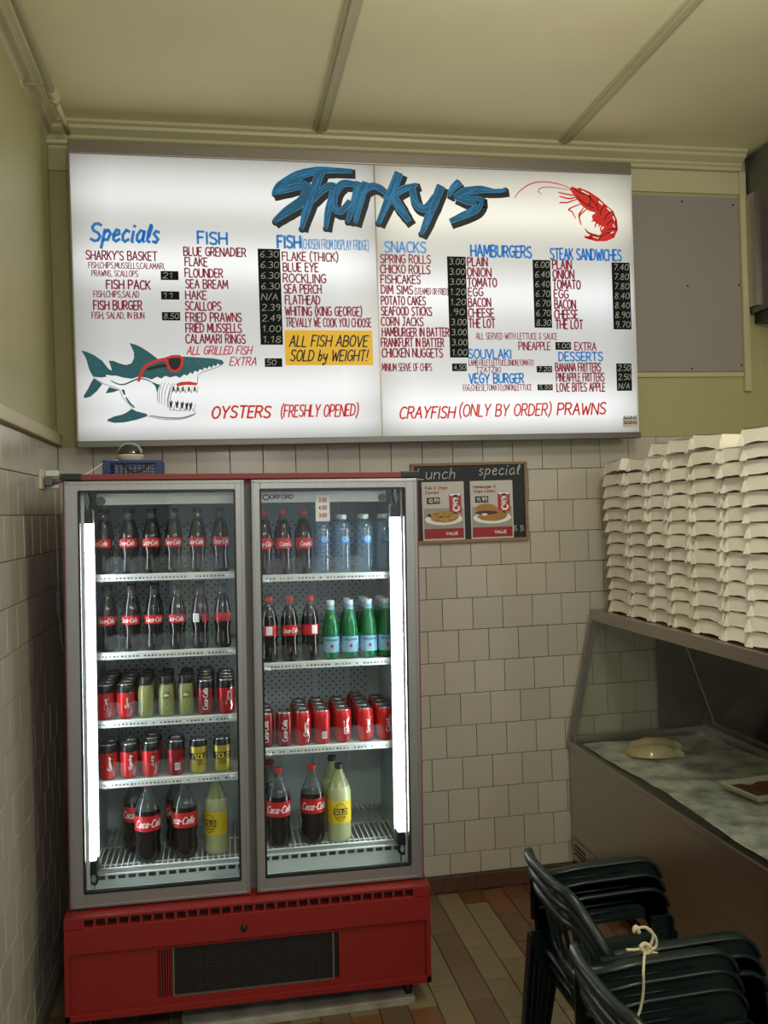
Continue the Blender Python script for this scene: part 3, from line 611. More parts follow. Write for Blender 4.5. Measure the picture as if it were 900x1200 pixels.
for p in ([(28,103),(45,130),(60,160),(75,215),(98,258)], [(100,262),(160,300),(245,330),(270,380),(330,445)], [(570,295),(548,340),(535,400),(546,458)], [(575,300),(556,350),(546,400),(550,455)], [(555,298),(540,350),(530,400),(534,440)], [(540,292),(518,350),(514,425)], [(520,290),(500,345),(496,420)], [(500,290),(484,345),(484,415)], [(485,300),(472,350),(474,408)],
          [(712,245),(708,270),(706,300)], [(412,482),(430,492),(520,508),(620,505),(692,478),(690,462)], [(850,190),(800,210),(745,228),(715,245)], [(548,455),(570,452),(590,456),(612,455),(632,455),(652,452),(670,450)], [(310,62),(360,78),(420,115),(475,155)], [(190,163),(250,182),(290,190),(325,178)]):
    stroke(blk, p, 3.2, c6, SY - .0018, u6)
for x in (566, 592, 621, 656, 690):
    poly(blk2, [(x - 8, 352), (x - 4, 322), (x, 312), (x + 4, 322), (x + 10, 350), (x + 2, 338)], c6, SY - .0018); stroke(blk, [(x + 4, 312), (x + 15, 354), (x + 22, 314)], 2.4, c6, SY - .0018, u6, sm=0)
for x, t in ((552, 402), (588, 404), (618, 408), (645, 412), (668, 412)):
    poly(blk2, [(x - 10, t - 4), (x, t + 6), (x + 3, t - 10), (x + 9, t + 4), (x + 12, t - 2), (x + 2, t + 38), (x - 6, t + 36)], c6, SY - .0018); stroke(blk, [(x + 8, t + 30), (x + 17, t + 50), (x + 26, t + 6)], 2.4, c6, SY - .0018, u6, sm=0)
poly(red, [(580,300),(610,288),(660,285),(708,295),(702,308),(640,305),(590,314)], c6, SY - .0012)
poly(blk2, [(535,150),(615,145),(612,190),(590,222),(555,220),(538,190)], c6, SY - .0016)
poly(blk2, [(405,212),(470,188),(525,182),(540,200),(480,206),(420,222)], c6, SY - .0013)
ribbon(red, [c6(*p) for p in [(530,148),(560,138),(600,137),(618,150),(616,185),(602,212),(578,226),(552,220),(536,196),(528,165),(530,148)]], 15 * u6, lambda a, b: Vector((a, SY - .0022, b)))
ribbon(red, [c6(*p) for p in [(528,152),(470,163),(412,188),(388,218),(372,252),(362,282)]], 17 * u6, lambda a, b: Vector((a, SY - .0021, b)))
for x, y, a in ((350, 130, .6), (380, 210, -.3), (250, 215, .2), (440, 180, .5), (110, 180, .9), (130, 230, .2), (640, 170, 0), (700, 165, .1), (760, 172, .1), (480, 225, .1), (300, 240, 0), (90, 330, -.8), (300, 500, .1), (240, 508, -.1)):
    stroke(wht, [(x, y), (x + 22 * cos(a), y + 22 * sin(a))], 2, c6, SY - .0014, u6, sm=0)
bpaint = teal.build('shark_painting', M['s_teal'], sg)
wht.build('brush_marks', M['s_ltteal'], bpaint); blk.build('outline', M['s_black'], bpaint); blk2.build('dark_fill', M['s_black'], bpaint); red.build('red_sunglasses', M['s_red'], bpaint)

# -- painted prawn
def c5(x, y): return P(520 + x / 3.529, 170 + y / 3.529)
u5 = (P(700, 250)[0] - P(600, 250)[0]) / 352.9
pr = MB(); pd = MB(); pw = MB()
poly(pr, [(520,182),(530,172),(552,180),(560,176),(600,192),(640,218),(668,245),(700,272),(716,310),(720,350),(704,384),(672,398),(630,399),(596,388),(606,374),(632,378),(650,368),(652,352),(664,340),(640,330),(616,312),(612,292),(628,280),(600,272),(572,252),(548,222)], c5, SY - .0012)
poly(pr, [(583,344),(592,356),(610,364),(640,372),(630,388),(604,392),(586,386),(580,374),(596,378),(606,370),(590,362)], c5, SY - .0012)
stroke(pr, [(525,180),(470,160),(400,152),(350,165),(310,195),(293,220)], 4.5, c5, SY - .0012, u5); stroke(pr, [(525,186),(440,174),(402,178),(391,192),(406,204)], 3.5, c5, SY - .0012, u5)
for p in ([(548,208),(520,206),(474,196)], [(548,214),(520,222),(478,212)], [(552,224),(510,238),(484,238),(480,242)], [(566,244),(530,258),(516,268),(530,276),(545,304)], [(580,258),(560,285),(562,310),(568,330)], [(590,266),(566,286),(560,300)], [(640,290),(625,305),(612,318)], [(650,310),(630,325),(625,340)], [(660,330),(648,345),(652,360)], [(640,300),(650,320),(640,338)]):
    stroke(pr, p, 6, c5, SY - .0013, u5, sm=3)
for p in ([(560,184),(600,212),(630,250)], [(548,214),(580,240),(620,262)], [(640,222),(634,250),(640,275)], [(668,248),(650,270),(648,292)], [(696,272),(674,290),(664,312)], [(714,308),(688,316),(672,332)], [(718,348),(694,346),(676,352)], [(704,382),(690,366),(672,362)], [(640,392),(650,378),(672,366)], [(600,200),(606,230),(598,255)], [(532,176),(560,196),(590,206)], [(584,346),(600,366),(630,376)], [(582,382),(610,384),(636,380)], [(700,276),(712,320),(712,356)]):
    stroke(pd, p, 4.5, c5, SY - .0018, u5, sm=3)
for p, w in (([(570,190),(600,206)], 5), ([(640,234),(655,246)], 7), ([(676,262),(690,274)], 6), ([(700,296),(706,312)], 6), ([(700,330),(706,340)], 5), ([(616,380),(640,386)], 4), ([(690,366),(700,360)], 5)): stroke(pw, p, w, c5, SY - .002, u5, sm=0)
ppaint = pr.build('prawn_painting', M['s_red'], sg)
pd.build('outline', mat('sign_dark_red_paint', (0.09, 0.008, 0.008), .5), ppaint); pw.build('highlight', M['s_white'], ppaint)

# ================================================================== DRINKS FRIDGE (leans a little to the right)
PHI = 0.016
FO = Vector((0.130, 0, 0))
FR = Matrix.Rotation(PHI, 4, 'Y')
def fw(x, y, z): return FO + (FR @ Vector((x, y, z)))
def fl_(p): return FR.inverted() @ (Vector(p) - FO)
fg = thing('drinks_fridge', 'tall red drinks fridge with two glass doors standing on the tiled floor', 'fridge', FO)
fg.rotation_euler = (0, PHI, 0)
YD = -.87; DB, DT, TOP = .466, 1.957, 1.978
cab = MB(); cab.box(0, .05, -.84, -.06, .46, 1.96); cab.box(1.205, 1.255, -.84, -.06, .46, 1.96); cab.box(0.05, 1.205, -.10, -.06, .46, 1.96); cab.box(0.05, 1.205, -.84, -.10, .46, .475)
cab.box(0, 1.255, -.84, -.06, 1.94, 1.975)
cab.build('cabinet', M['red_metal'], fg)
MB().bevbox(-.006, 1.262, YD - .004, -.84, 1.958, TOP, .002).build('top_trim', M['cap_red_metal'], fg)
MB().box(-.004, .008, YD + .004, -.83, .466, 1.958).build('side_trim', M['cap_red_metal'], fg)
MB().box(1.247, 1.259, YD + .004, -.83, .466, 1.958).build('side_trim', M['cap_red_metal'], fg)
# liner with perforated back
ln = MB(); ln.box(.05, .060, -.83, -.29, .48, 1.93); ln.box(1.200, 1.205, -.83, -.29, .48, 1.93); ln.box(.05, 1.205, -.83, -.29, 1.925, 1.935); ln.box(.05, 1.205, -.83, -.29, .476, .482)
ln.build('inner_liner', M['liner'], fg)
pm = mat('perforated_back_panel', (0.50, 0.57, 0.57), 0.5); N, L, b_ = nodes_of(pm)
tc = N.new('ShaderNodeTexCoord'); mp = N.new('ShaderNodeMapping'); mp.inputs['Scale'].default_value = (46, 0, 46); mp.inputs['Rotation'].default_value = (0, radians(45), 0)
sn = N.new('ShaderNodeVectorMath'); sn.operation = 'FRACTION'; s2 = N.new('ShaderNodeVectorMath'); s2.operation = 'SUBTRACT'; s2.inputs[1].default_value = (.5, 0, .5)
ln2 = N.new('ShaderNodeVectorMath'); ln2.operation = 'LENGTH'; lt = N.new('ShaderNodeMath'); lt.operation = 'LESS_THAN'; lt.inputs[1].default_value = .17
mx = N.new('ShaderNodeMix'); mx.data_type = 'RGBA'; mx.inputs['A'].default_value = (.50, .57, .57, 1); mx.inputs['B'].default_value = (.03, .035, .04, 1)
L.new(tc.outputs['Object'], mp.inputs[0]); L.new(mp.outputs[0], sn.inputs[0]); L.new(sn.outputs[0], s2.inputs[0]); L.new(s2.outputs[0], ln2.inputs[0]); L.new(ln2.outputs['Value'], lt.inputs[0]); L.new(lt.outputs[0], mx.inputs['Factor']); L.new(mx.outputs['Result'], b_.inputs['Base Color'])
MB().box(.06, 1.205, -.30, -.28, .48, 1.93).build('back_panel', M['liner'], fg)
for x0, x1 in ((.10, .56), (.70, 1.15)):
    MB().box(x0, x1, -.303, -.30, .83, 1.80).build('perforated_sheet', pm, fg)
for x in (.33, .92, 1.06):
    mb = MB(); mb.bevbox(x - .012, x + .012, -.312, -.303, .60, 1.88, .002); mb.build('shelf_upright', M['liner'], fg)
MB().box(.605, .655, -.84, -.78, .475, 1.94).build('centre_post', M['grey'], fg)
hd_ = MB(); hd_.bevbox(.10, .588, -.80, -.78, 1.872, 1.912, .002); hd_.build('header_rail', M['white'], fg)
hd_ = MB(); hd_.bevbox(.676, 1.15, -.80, -.78, 1.872, 1.912, .002); hr = hd_.build('header_rail', M['white'], fg)
mb = MB(); lay_text(mb, 'ORFORD', .715, .80, 1.886, .014, .003, lambda a, b: Vector((a, -.8012, b)))
ribbon(mb, [(.70 + .012 * cos(t * pi / 6), 1.892 + .009 * sin(t * pi / 6)) for t in range(13)], .004, lambda a, b: Vector((a, -.8012, b)))
mb.build('maker_mark', M['ink_black'], hr)
for x in (.115, 1.135):
    mb = MB(); mb.lathe([(.014, -.008), (.016, 0), (.014, .008)], 14); o = mb.build('thermostat_bulb', M['grey'], fg, (x, -.806, 1.885)); o.rotation_euler = (radians(90), 0, 0)
# tubes with holders and leads
for sx, xc, z0, z1 in ((-1, .066, .612, 1.805), (1, 1.1865, .625, 1.810)):
    mb = MB(); mb.tube([(xc, -.80, z0), (xc, -.80, z1)], .0145, 16); mb.build('light_tube', M['tube'], fg)
    MB().bevbox(xc - .017, xc + .017, -.822, -.78, z1, z1 + .045, .004).build('tube_holder', M['black'], fg); MB().bevbox(xc - .017, xc + .017, -.822, -.78, z0 - .05, z0, .004).build('tube_holder', M['black'], fg)
    mb = MB(); mb.tube(smooth_path([(xc, -.80, z1 + .04), (xc - .012, -.80, z1 + .08), (xc - .008, -.80, z1 + .115), (xc + .006, -.80, z1 + .12)]), .005, 6); mb.build('lead', M['black'], fg); mb = MB()
    mb.tube(smooth_path([(xc + .008, -.80, z1 + .04), (xc + .014, -.80, z1 + .08), (xc + .006, -.80, z1 + .115)]), .005, 6); mb.build('lead', M['black'], fg); mb = MB()
    mb.tube(smooth_path([(xc, -.80, z0 - .045), (xc - .01, -.80, z0 - .075), (xc + .008, -.80, z0 - .09), (xc + .016, -.80, z0 - .07), (xc + .008, -.8, z0 - .045)]), .005, 6); mb.build('lead', M['black'], fg)
    MB().box(xc - .024 + sx * .002, xc + .024 + sx * .002, -.780, -.772, z0 - .05, z1 + .05).build('light_strip', M['alu'], fg)
# doors
def door(x0, x1, gx0, gx1, hside):
    mb = MB(); zt = DT - .002; zb = DB
    gz0, gz1 = .519, 1.919
    mb.bevbox(x0, gx0, YD, YD + .03, zb, zt, .003); mb.bevbox(gx1, x1, YD, YD + .03, zb, zt, .003)
    mb.bevbox(gx0 - .002, gx1 + .002, YD, YD + .03, gz1, zt, .003); mb.bevbox(gx0 - .002, gx1 + .002, YD, YD + .03, zb, gz0, .003)
    fr_ = mb.build('door', M['alu'], fg)
    mb = MB(); mb.bevbox(x0 + .006, x0 + .012, YD - .003, YD, zb + .006, zt - .006, .001); mb.bevbox(x1 - .012, x1 - .006, YD - .003, YD, zb + .006, zt - .006, .001)
    mb.bevbox(x0 + .006, x1 - .006, YD - .003, YD, zt - .012, zt - .006, .001); mb.bevbox(x0 + .006, x1 - .006, YD - .003, YD, zb + .006, zb + .012, .001)
    mb.build('raised_bead', M['alu'], fr_)
    mb = MB(); g = .0035
    mb.box(gx0 - g, gx0 + g, YD - .0015, YD + .02, gz0, gz1); mb.box(gx1 - g, gx1 + g, YD - .0015, YD + .02, gz0, gz1); mb.box(gx0, gx1, YD - .0015, YD + .02, gz1 - g, gz1 + g); mb.box(gx0, gx1, YD - .0015, YD + .02, gz0 - g, gz0 + g)
    mb.build('gasket', M['black'], fr_)
    MB().box(gx0, gx1, YD + .008, YD + .012, gz0, gz1).build('glass_pane', M['glass'], fr_)
    hx = x0 if hside < 0 else x1
    mb = MB(); mb.bevbox(hx - .012 if hside < 0 else hx - .06, hx + .06 if hside < 0 else hx + .012, YD - .006, YD + .03, DT + .001, TOP + .003, .003); mb.build('hinge_cap', M['black'], fr_)
    mb = MB(); mb.bevbox(hx - .004 if hside < 0 else hx - .045, hx + .045 if hside < 0 else hx + .006, YD - .004, YD + .03, DB - .018, DB - .002, .004); mb.build('lower_hinge', M['black'], fr_)
door(0.0, .618, .048, .584, -1)
door(.643, 1.255, .676, 1.208, 1)
# shelves
def shelf(x0, x1, z, lanes, us_, name='shelf'):
    mb = MB(); mb.bevbox(x0, x1, -.735, -.31, z - .010, z - .001, .002); s_ = mb.build(name, M['liner'], fg)
    mb = MB(); mb.bevbox(x0 + .004, x1 - .008, -.752, -.736, z - .022, z + .004, .003); mb.box(x0 + .01, x1 - .014, -.7535, -.752, z - .002, z + .002)
    pr_ = mb.build('price_rail', M['white_wire'], s_)
    mb = MB(); n = int((x1 - x0) / .014); rr = random.Random(int(z * 1000))
    for i in range(n):
        xx = x0 + .025 + i * .0135
        if xx > x1 - .03: break
        if rr.random() < .85: mb.box(xx, xx + rr.uniform(.004, .009), -.7530, -.7518, z - .014, z - .008)
    mb.build('rail_marks', M['grey'], pr_)
    mb = MB(); mb.tube([(x0 - .002, -.745, z - .014), (x0 + .05, -.752, z - .018)], .006, 8); mb.tube([(x1 + .002, -.745, z - .010), (x1 - .05, -.752, z - .006)], .006, 8); mb.build('rail_end', M['white_wire'], s_)
    if lanes:
        for x in [(a_ + b_) / 2 for a_, b_ in zip(us_[:-1], us_[1:]) if b_ - a_ > .0705]:
            mb = MB(); mb.box(x - .001, x + .001, -.72, -.36, z, z + .055); mb.build('lane_divider', M['acrylic'], s_)
        mb = MB()
        xs = lanes
        for a, b in zip(xs[:-1], xs[1:]):
            w_ = (b - a) * .40; c_ = a
            prof = [(c_ - w_, z), (c_ + w_, z), (c_ + w_, z + .045)] + [(c_ + w_ * cos(t * pi / 8), z + .045 + .022 * sin(t * pi / 8)) for t in range(1, 8)] + [(c_ - w_, z + .045)]
            if c_ - w_ > x0: mb.prism(prof, lambda p, q, d: Vector((p, d, q)), -.7315, -.7295)
        if mb.v: mb.build('front_stop', M['acrylic'], s_)
    return s_
LX0, LX1, RX0, RX1 = .064, .602, .658, 1.196
def lx(u, v, Y=-.69): return fl_(at(u, v, 1, Y)).x
ROWS = {}
L1 = [121.5, 151, 178, 204, 232, 259]; L2 = [125.5, 154, 180.5, 208.5, 235, 261.5]; L3 = [122.5, 147.5, 171.5, 195.5, 218.2, 241.2, 265]; L4 = [127.4, 151.7, 177, 206.6, 233, 260.4]
R1 = [309.5, 332, 356, 378, 402, 428, 452]; R2 = [316, 340, 364, 388.2, 410.5, 432.5, 453]; R3 = [311.5, 333.4, 355, 377.6, 402, 428, 451]
ZS = {'L1': 1.616, 'L2': 1.332, 'L3': 1.085, 'L4': .866, 'R1': 1.598, 'R2': 1.268, 'R3': .948}
VB = {'L1': 665, 'L2': 758, 'L3': 835, 'L4': 908, 'R1': 667, 'R2': 772, 'R3': 870}
def lanes_of(us, v):
    xs = [lx(u, v) for u in us]; mid = [(a + b) / 2 for a, b in zip(xs[:-1], xs[1:])]
    return [xs[0] - (mid[0] - xs[0])] + mid + [xs[-1] + (xs[-1] - mid[-1])]
for kk, us in (('L1', L1), ('L2', L2), ('L3', L3), ('L4', L4)): shelf(LX0, LX1, ZS[kk], [x for x in lanes_of(us, VB[kk]) if x < LX1], [lx(u, VB[kk]) for u in us])
for kk, us in (('R1', R1), ('R2', R2), ('R3', R3)): shelf(RX0, RX1, ZS[kk], [x for x in lanes_of(us, VB[kk]) if RX0 < x < RX1], [lx(u, VB[kk]) for u in us])
# bottom wire racks and slotted kick panels
for x0, x1, z in ((LX0, LX1, .553), (RX0, RX1, .572)):
    mb = MB(); n = 26
    for i in range(n):
        x = x0 + .012 + (x1 - x0 - .024) * i / (n - 1); mb.tube([(x, -.745, z), (x, -.32, z)], .0028, 6)
    for y in (-.70, -.52, -.34): mb.tube([(x0, y, z - .005), (x1, y, z - .005)], .0035, 6)
    for zz, yy in ((z, -.748), (z - .018, -.754)): mb.tube([(x0, yy, zz), (x1, yy, zz)], .0045, 8)
    mb.tube([(x0, -.748, z), (x0, -.32, z)], .0045, 8); mb.tube([(x1, -.748, z), (x1, -.32, z)], .0045, 8)
    o = mb.build('wire_rack', M['white_wire'], fg)
    kp = MB(); kp.bevbox(x0, x1, -.735, -.73, .482, z - .045, .001)
    xx = x0
    while xx < x1 - .004: kp.box(xx, xx + .010, -.735, -.73, z - .045, z - .020); xx += .036
    kp.box(x0, x1, -.735, -.73, z - .020, z - .012); kp.build('kick_panel', M['liner'], fg)
    MB().box(x0, x1, -.70, -.695, .482, z - .012).build('sump_backing', M['grey'], fg)
# price card hanging inside right door
mb = MB(); a = fl_(at(370, 611, 1, -.82)); b = fl_(at(386, 580, 1, -.82)); mb.box(a.x, b.x, -.822, -.8205, a.z, b.z); pc = mb.build('price_card', M['ink_white'], fg)
mb = MB()
for i, t in enumerate(('3.50', '4.00', '3.00')): lay_text(mb, t, a.x + .012, b.x - .012, b.z - .026 - .028 * i, .014, .0028, lambda p, q: Vector((p, -.8226, q)))
mb.build('lettering', M['label_red'], pc)
# base
BX0, BX1, YB = -.015, 1.268, -.925
mb = MB(); mb.box(BX0, BX1, YB + .03, -.08, .105, .455); mb.build('base_box', M['black'], fg)
mb = MB(); mb.bevbox(BX0, BX1, YB, -.84, .449, .461, .003); mb.box(BX0, .048, YB, YB + .02, .42, .452); mb.box(1.208, BX1, YB, YB + .02, .42, .452)
nsl = 30; pt = (1.208 - .048) / nsl
for i in range(nsl + 1): mb.box(.048 + i * pt - .0045, .048 + i * pt + .0045, YB + .001, YB + .02, .424, .452)
mb.build('vent_strip', M['red_metal'], fg)
mb = MB(); mb.bevbox(BX0, BX1, YB, YB + .03, .333, .425, .003); mb.build('upper_fascia', M['red_metal'], fg)
mb = MB(); mb.box(BX0 + .016, .292, YB + .014, YB + .03, .125, .334); mb.box(.93, BX1 - .016, YB + .014, YB + .03, .125, .334); mb.box(.292, .93, YB + .014, YB + .03, .318, .334); mb.box(.292, .93, YB + .014, YB + .03, .125, .150)
mb.build('lower_fascia', M['red_metal'], fg)
mb = MB(); mb.bevbox(BX0, BX0 + .018, YB, YB + .03, .104, .334, .002); mb.bevbox(BX1 - .018, BX1, YB, YB + .03, .104, .334, .002); mb.bevbox(BX0, BX1, YB, YB + .035, .104, .128, .002); mb.box(BX0, BX0 + .01, YB + .02, -.08, .104, .46); mb.box(BX1 - .01, BX1, YB + .02, -.08, .104, .46)
mb.build('base_frame', M['red_metal'], fg)
gr = MB(); gr.box(.292, .93, YB + .028, YB + .032, .150, .318); g_ = gr.build('condenser_grille', M['black'], fg)
mb = MB()
for i in range(21): mb.box(.352, .905, YB + .018, YB + .026, .153 + i * .0078, .1555 + i * .0078)
for i in range(26): mb.box(.352 + i * .022, .3535 + i * .022, YB + .019, YB + .024, .152, .316)
mb.build('coil_fins', mat('dusty_coil', (.035, .03, .03), .7), g_)
mb = MB()
for i in range(6): mb.box(.294 + i * .0085, .298 + i * .0085, YB + .014, YB + .028, .150, .318)
mb.build('side_slots', M['red_metal'], g_)
mb = MB(); mb.box(.344, .350, YB + .012, YB + .026, .150, .318); mb.box(.906, .912, YB + .012, YB + .026, .150, .318); mb.box(.350, .906, YB + .012, YB + .026, .149, .153); mb.build('coil_frame', M['sign_metal'], g_)
mb = MB(); mb.lathe([(.012, 0), (.012, .006), (.006, .008)], 14); o = mb.build('lock', M['black'], fg, (.592, YB, .372)); o.rotation_euler = (radians(90), 0, 0)
for x in (.06, 1.19):
    for y in (-.84, -.18):
        mb = MB(); mb.tube([(x - .012, y, .062 - (.012 if x < 1 else -.003)), (x + .012, y, .062 - (.012 if x < 1 else -.003))], .045, 16); mb.box(x - .02, x + .02, y - .02, y + .02, .06, .106); mb.build('castor', M['black'], fg)
# painted board under the fridge
o = MB().bevbox(-.42, .42, -.16, .16, 0, .028, .003).build('floor_board', mat('worn_white_board', (.42, .40, .35), .6, noise=.8, nscale=9, col2=(.12, .10, .08)), None, (.92, -.745, .0)); tag(o, 'worn white painted board lying on the floor under the red fridge', 'board')

# ================================================================== DRINKS
def wrap_text(mb, txt, r, z, h, arc, ang0=-pi / 2, wgt=.0016, slant=0, vertical=False, gap=1.1):
    """lettering round a cylinder facing -Y"""
    if not vertical:
        lay_text(mb, txt, -arc / 2, arc / 2, z, h, wgt, lambda a, b: Vector((r * cos(ang0 + a / r), r * sin(ang0 + a / r), b)), slant, gap)
    else:
        lay_text(mb, txt, -arc / 2, arc / 2, -h / 2, h, wgt, lambda a, b: Vector((r * cos(ang0 - b / r), r * sin(ang0 - b / r), z + a)), slant, gap)
def band(r, z0, z1, a0=-pi, a1=0.0, seg=20, th=.0006):
    mb = MB(); vs = []; 
    for z in (z0, z1):
        for i in range(seg + 1):
            a = a0 + (a1 - a0) * i / seg; vs.append((r * cos(a), r * sin(a), z))
    mb.add(vs, [(i, i + 1, seg + 2 + i, seg + 1 + i) for i in range(seg)], True); return mb
def proto(name): o = bpy.data.objects.new(name, None); COL.objects.link(o); o.empty_display_size = .03; o.location = (0, 0, 0); return o
def can(kind, word=None, script=None, barcode=False):
    o = proto('drink_can')
    bm_ = {'red': 'can_red', 'zero': 'can_red', 'deep': 'can_deep', 'solo': 'can_yellow', 'deepz': 'can_deep'}[kind]
    MB().lathe([(.024, 0), (.031, .006), (.033, .012), (.033, .108), (.0315, .116), (.0285, .124)], 22).build('body', M[bm_], o)
    MB().lathe([(.0285, .1235), (.029, .1265), (.0275, .128), (.0265, .1245), (.006, .1242)], 22).build('lid', M['can_silver'], o)
    mb = MB(); mb.bevbox(-.007, .007, -.013, .010, .1245, .1262, .0006); mb.build('ring_pull', M['can_silver'], o)
    if kind in ('zero', 'deepz'):
        MB().lathe([(.0333, .097), (.0333, .108), (.0318, .116), (.0288, .1238)], 22, cap=False).build('black_shoulder', M['can_black'], o)
    if kind == 'solo':
        MB().lathe([(.0333, .102), (.0333, .108), (.0318, .116), (.0288, .1238)], 22, cap=False).build('black_shoulder', M['can_black'], o)
        l = band(.0334, .052, .078).build('black_badge', M['can_black'], o)
        mb = MB(); wrap_text(mb, 'SOLO', .0337, .056, .018, .052, wgt=.0036); mb.build('lettering', M['label_yellow'], l)
        mb = MB()
        for zz in (.034, .040, .046): lay_text(mb, 'LEMON', -.014, .014, zz, .004, .001, lambda a, b: Vector((.0335 * cos(-pi/2 + a/.0335), .0335 * sin(-pi/2 + a/.0335), b)))
        mb.build('small_print', M['ink_black'], o)
    elif word or script:
        mb = MB(); wrap_text(mb, word or script, .0334, .060, .015 if word else .018, .05 if word and len(word) > 3 else .036 if word else .078, -pi / 2 + (.25 if word else 0), .0026, 0, True); mb.build('lettering', M['ink_white'], o)
        if word: 
            mb = MB()
            for i in range(8):
                pass
            pts = [(.022, .098), (.014, .075), (.019, .05), (.024, .03), (.019, .014)]
            ribbon(mb, [(p.x, p.y) for p in smooth_path([(*p, 0) for p in pts], 4)], .006, lambda a, b: Vector((.0335 * cos(-pi / 2 + a / .0335), .0335 * sin(-pi / 2 + a / .0335), b)))
            mb.build('silver_swirl', M['can_silver'], o)
    if barcode:
        l = band(.0334, .022, .048, -pi / 2 - .1, -pi / 2 + .5, 6).build('barcode', M['ink_white'], o)
        mb = MB()
        for i in range(7):
            a = -pi / 2 - .06 + i * .08; r = .0336; mb.add([(r * cos(a), r * sin(a), .026), (r * cos(a + .035), r * sin(a + .035), .026), (r * cos(a + .035), r * sin(a + .035), .046), (r * cos(a), r * sin(a), .046)], [(0, 1, 2, 3)])
        mb.build('bars', M['ink_black'], l)
    return o
def glass_bottle(front='script'):
    o = proto('glass_bottle')
    MB().lathe([(.026, 0), (.0295, .004), (.031, .015), (.0305, .03), (.0275, .055), (.027, .07), (.030, .09), (.0325, .10), (.0325, .132), (.030, .15), (.025, .175), (.0195, .195), (.0165, .203)], 22).build('body', M['cola_glass'], o)
    MB().lathe([(.0165, .2028), (.0142, .216), (.0138, .226), (.0138, .229)], 18).build('neck', M['bottle_glass'], o)
    MB().lathe([(.0152, .226), (.0158, .229), (.0158, .240), (.0148, .242)], 18).build('cap', M['cap_black'], o)
    if front == 'barcode':
        l = band(.0328, .10, .132, -pi / 2 - .9, -pi / 2 - .1, 8).build('label', M['ink_white'], o); mb = MB()
        for i in range(6):
            z = .103 + i * .0045; mb.add([(.033 * cos(a), .033 * sin(a), zz) for zz in (z, z + .002) for a in (-pi/2 - .8, -pi/2 - .5, -pi/2 - .2)], [(0, 1, 4, 3), (1, 2, 5, 4)])
        mb.build('bars', M['ink_black'], l)
        band(.0328, .10, .132, -pi / 2 + .3, 0, 8).build('label', M['label_red'], o)
    else:
        l = band(.0328, .100, .132, -pi * .98, -.02 * pi).build('label', M['label_red'], o)
        if front == 'script':
            mb = MB(); wrap_text(mb, 'Coca-Cola', .0331, .1075, .0165, .064, wgt=.0021, slant=.25); mb.build('lettering', M['ink_white'], l)
    return o
def plastic_bottle(big=False, lab='script', kind='cola'):
    o = proto('plastic_bottle'); k = 1.0 if not big else 1.0
    if not big:   # 600 ml
        MB().lathe([(.026, 0), (.033, .006), (.034, .03), (.0325, .05), (.031, .085), (.034, .10), (.034, .14), (.0325, .16), (.027, .185), (.019, .207), (.016, .212)], 22).build('body', M['cola'], o)
        MB().lathe([(.016, .2115), (.0135, .224), (.0125, .232)], 16).build('neck', M['bottle_glass'], o)
        MB().lathe([(.0145, .228), (.015, .231), (.015, .245), (.014, .247)], 18).build('cap', M['cap_red'], o)
        l = band(.0343, .10, .14, -pi, 0).build('label', M['label_red'], o)
        if lab == 'script': mb = MB(); wrap_text(mb, 'Coca-Cola', .0346, .110, .017, .066, wgt=.0022, slant=.25); mb.build('lettering', M['ink_white'], l)
        else: band(.0346, .104, .136, -pi / 2 + .1, -pi / 2 + .8, 6).build('white_panel', M['ink_white'], l)
    else:         # 1.25 litre
        liq = M['cola'] if kind == 'cola' else M['lemon']
        o['kz'] = .85; top = .225 if kind == 'cola' else .245
        body = [(.030, 0), (.038, .006), (.043, .02), (.0435, .06), (.041, .08), (.0395, .10), (.0435, .125), (.0445, .14), (.0445, .205), (.043, .225)] if kind == 'cola' else [(.034, 0), (.041, .008), (.043, .02), (.043, .10), (.0432, .205), (.042, .225), (.038, .245)]
        MB().lathe(body, 26).build('body', liq, o)
        if kind == 'cola': MB().lathe([(.043, .2245), (.038, .245), (.028, .27), (.019, .295), (.014, .31), (.0132, .325)], 22).build('neck', M['bottle_glass'], o)
        else: MB().lathe([(.038, .2445), (.028, .275), (.019, .30), (.014, .315), (.0132, .325)], 22).build('neck', clear('cloudy_lemon_neck', (.70, .75, .45), 1.2, .05, .5, (.46, .50, .25)), o)
        MB().lathe([(.015, .322), (.0158, .325), (.0158, .341), (.0148, .343)], 18).build('cap', M['cap_red' if kind == 'cola' else 'cap_black'], o)
        r = .0448 if kind == 'cola' else .0436; z0, z1 = (.140, .205) if kind == 'cola' else (.088, .188)
        l = band(r, z0, z1, -pi * 1.02, .02 * pi, 24).build('label', M['label_red' if kind == 'cola' else 'label_yellow'], o)
        if kind == 'cola':
            mb = MB(); wrap_text(mb, 'Coca-Cola', r + .0005, .157, .030, .098, wgt=.0036, slant=.22); mb.build('lettering', M['ink_white'], l)
        else:
            b2 = band(r + .0003, .127, .155, -pi / 2 - .6, -pi / 2 + .6, 10).build('black_badge', M['ink_black'], l)
            mb = MB(); wrap_text(mb, 'SOLO', r + .0007, .132, .018, .044, wgt=.0036); mb.build('lettering', M['label_yellow'], l)
            mb = MB(); wrap_text(mb, 'LEMON', r + .0007, .113, .007, .034, wgt=.0014)
            ribbon(mb, [(.022 * cos(t * pi / 10), .139 + .038 * sin(t * pi / 10)) for t in range(21)], .0022, lambda a, b: Vector(((r + .0004) * cos(-pi/2 + a/r), (r + .0004) * sin(-pi/2 + a/r), b)))
            mb.build('small_print', M['ink_black'], l)
    return o
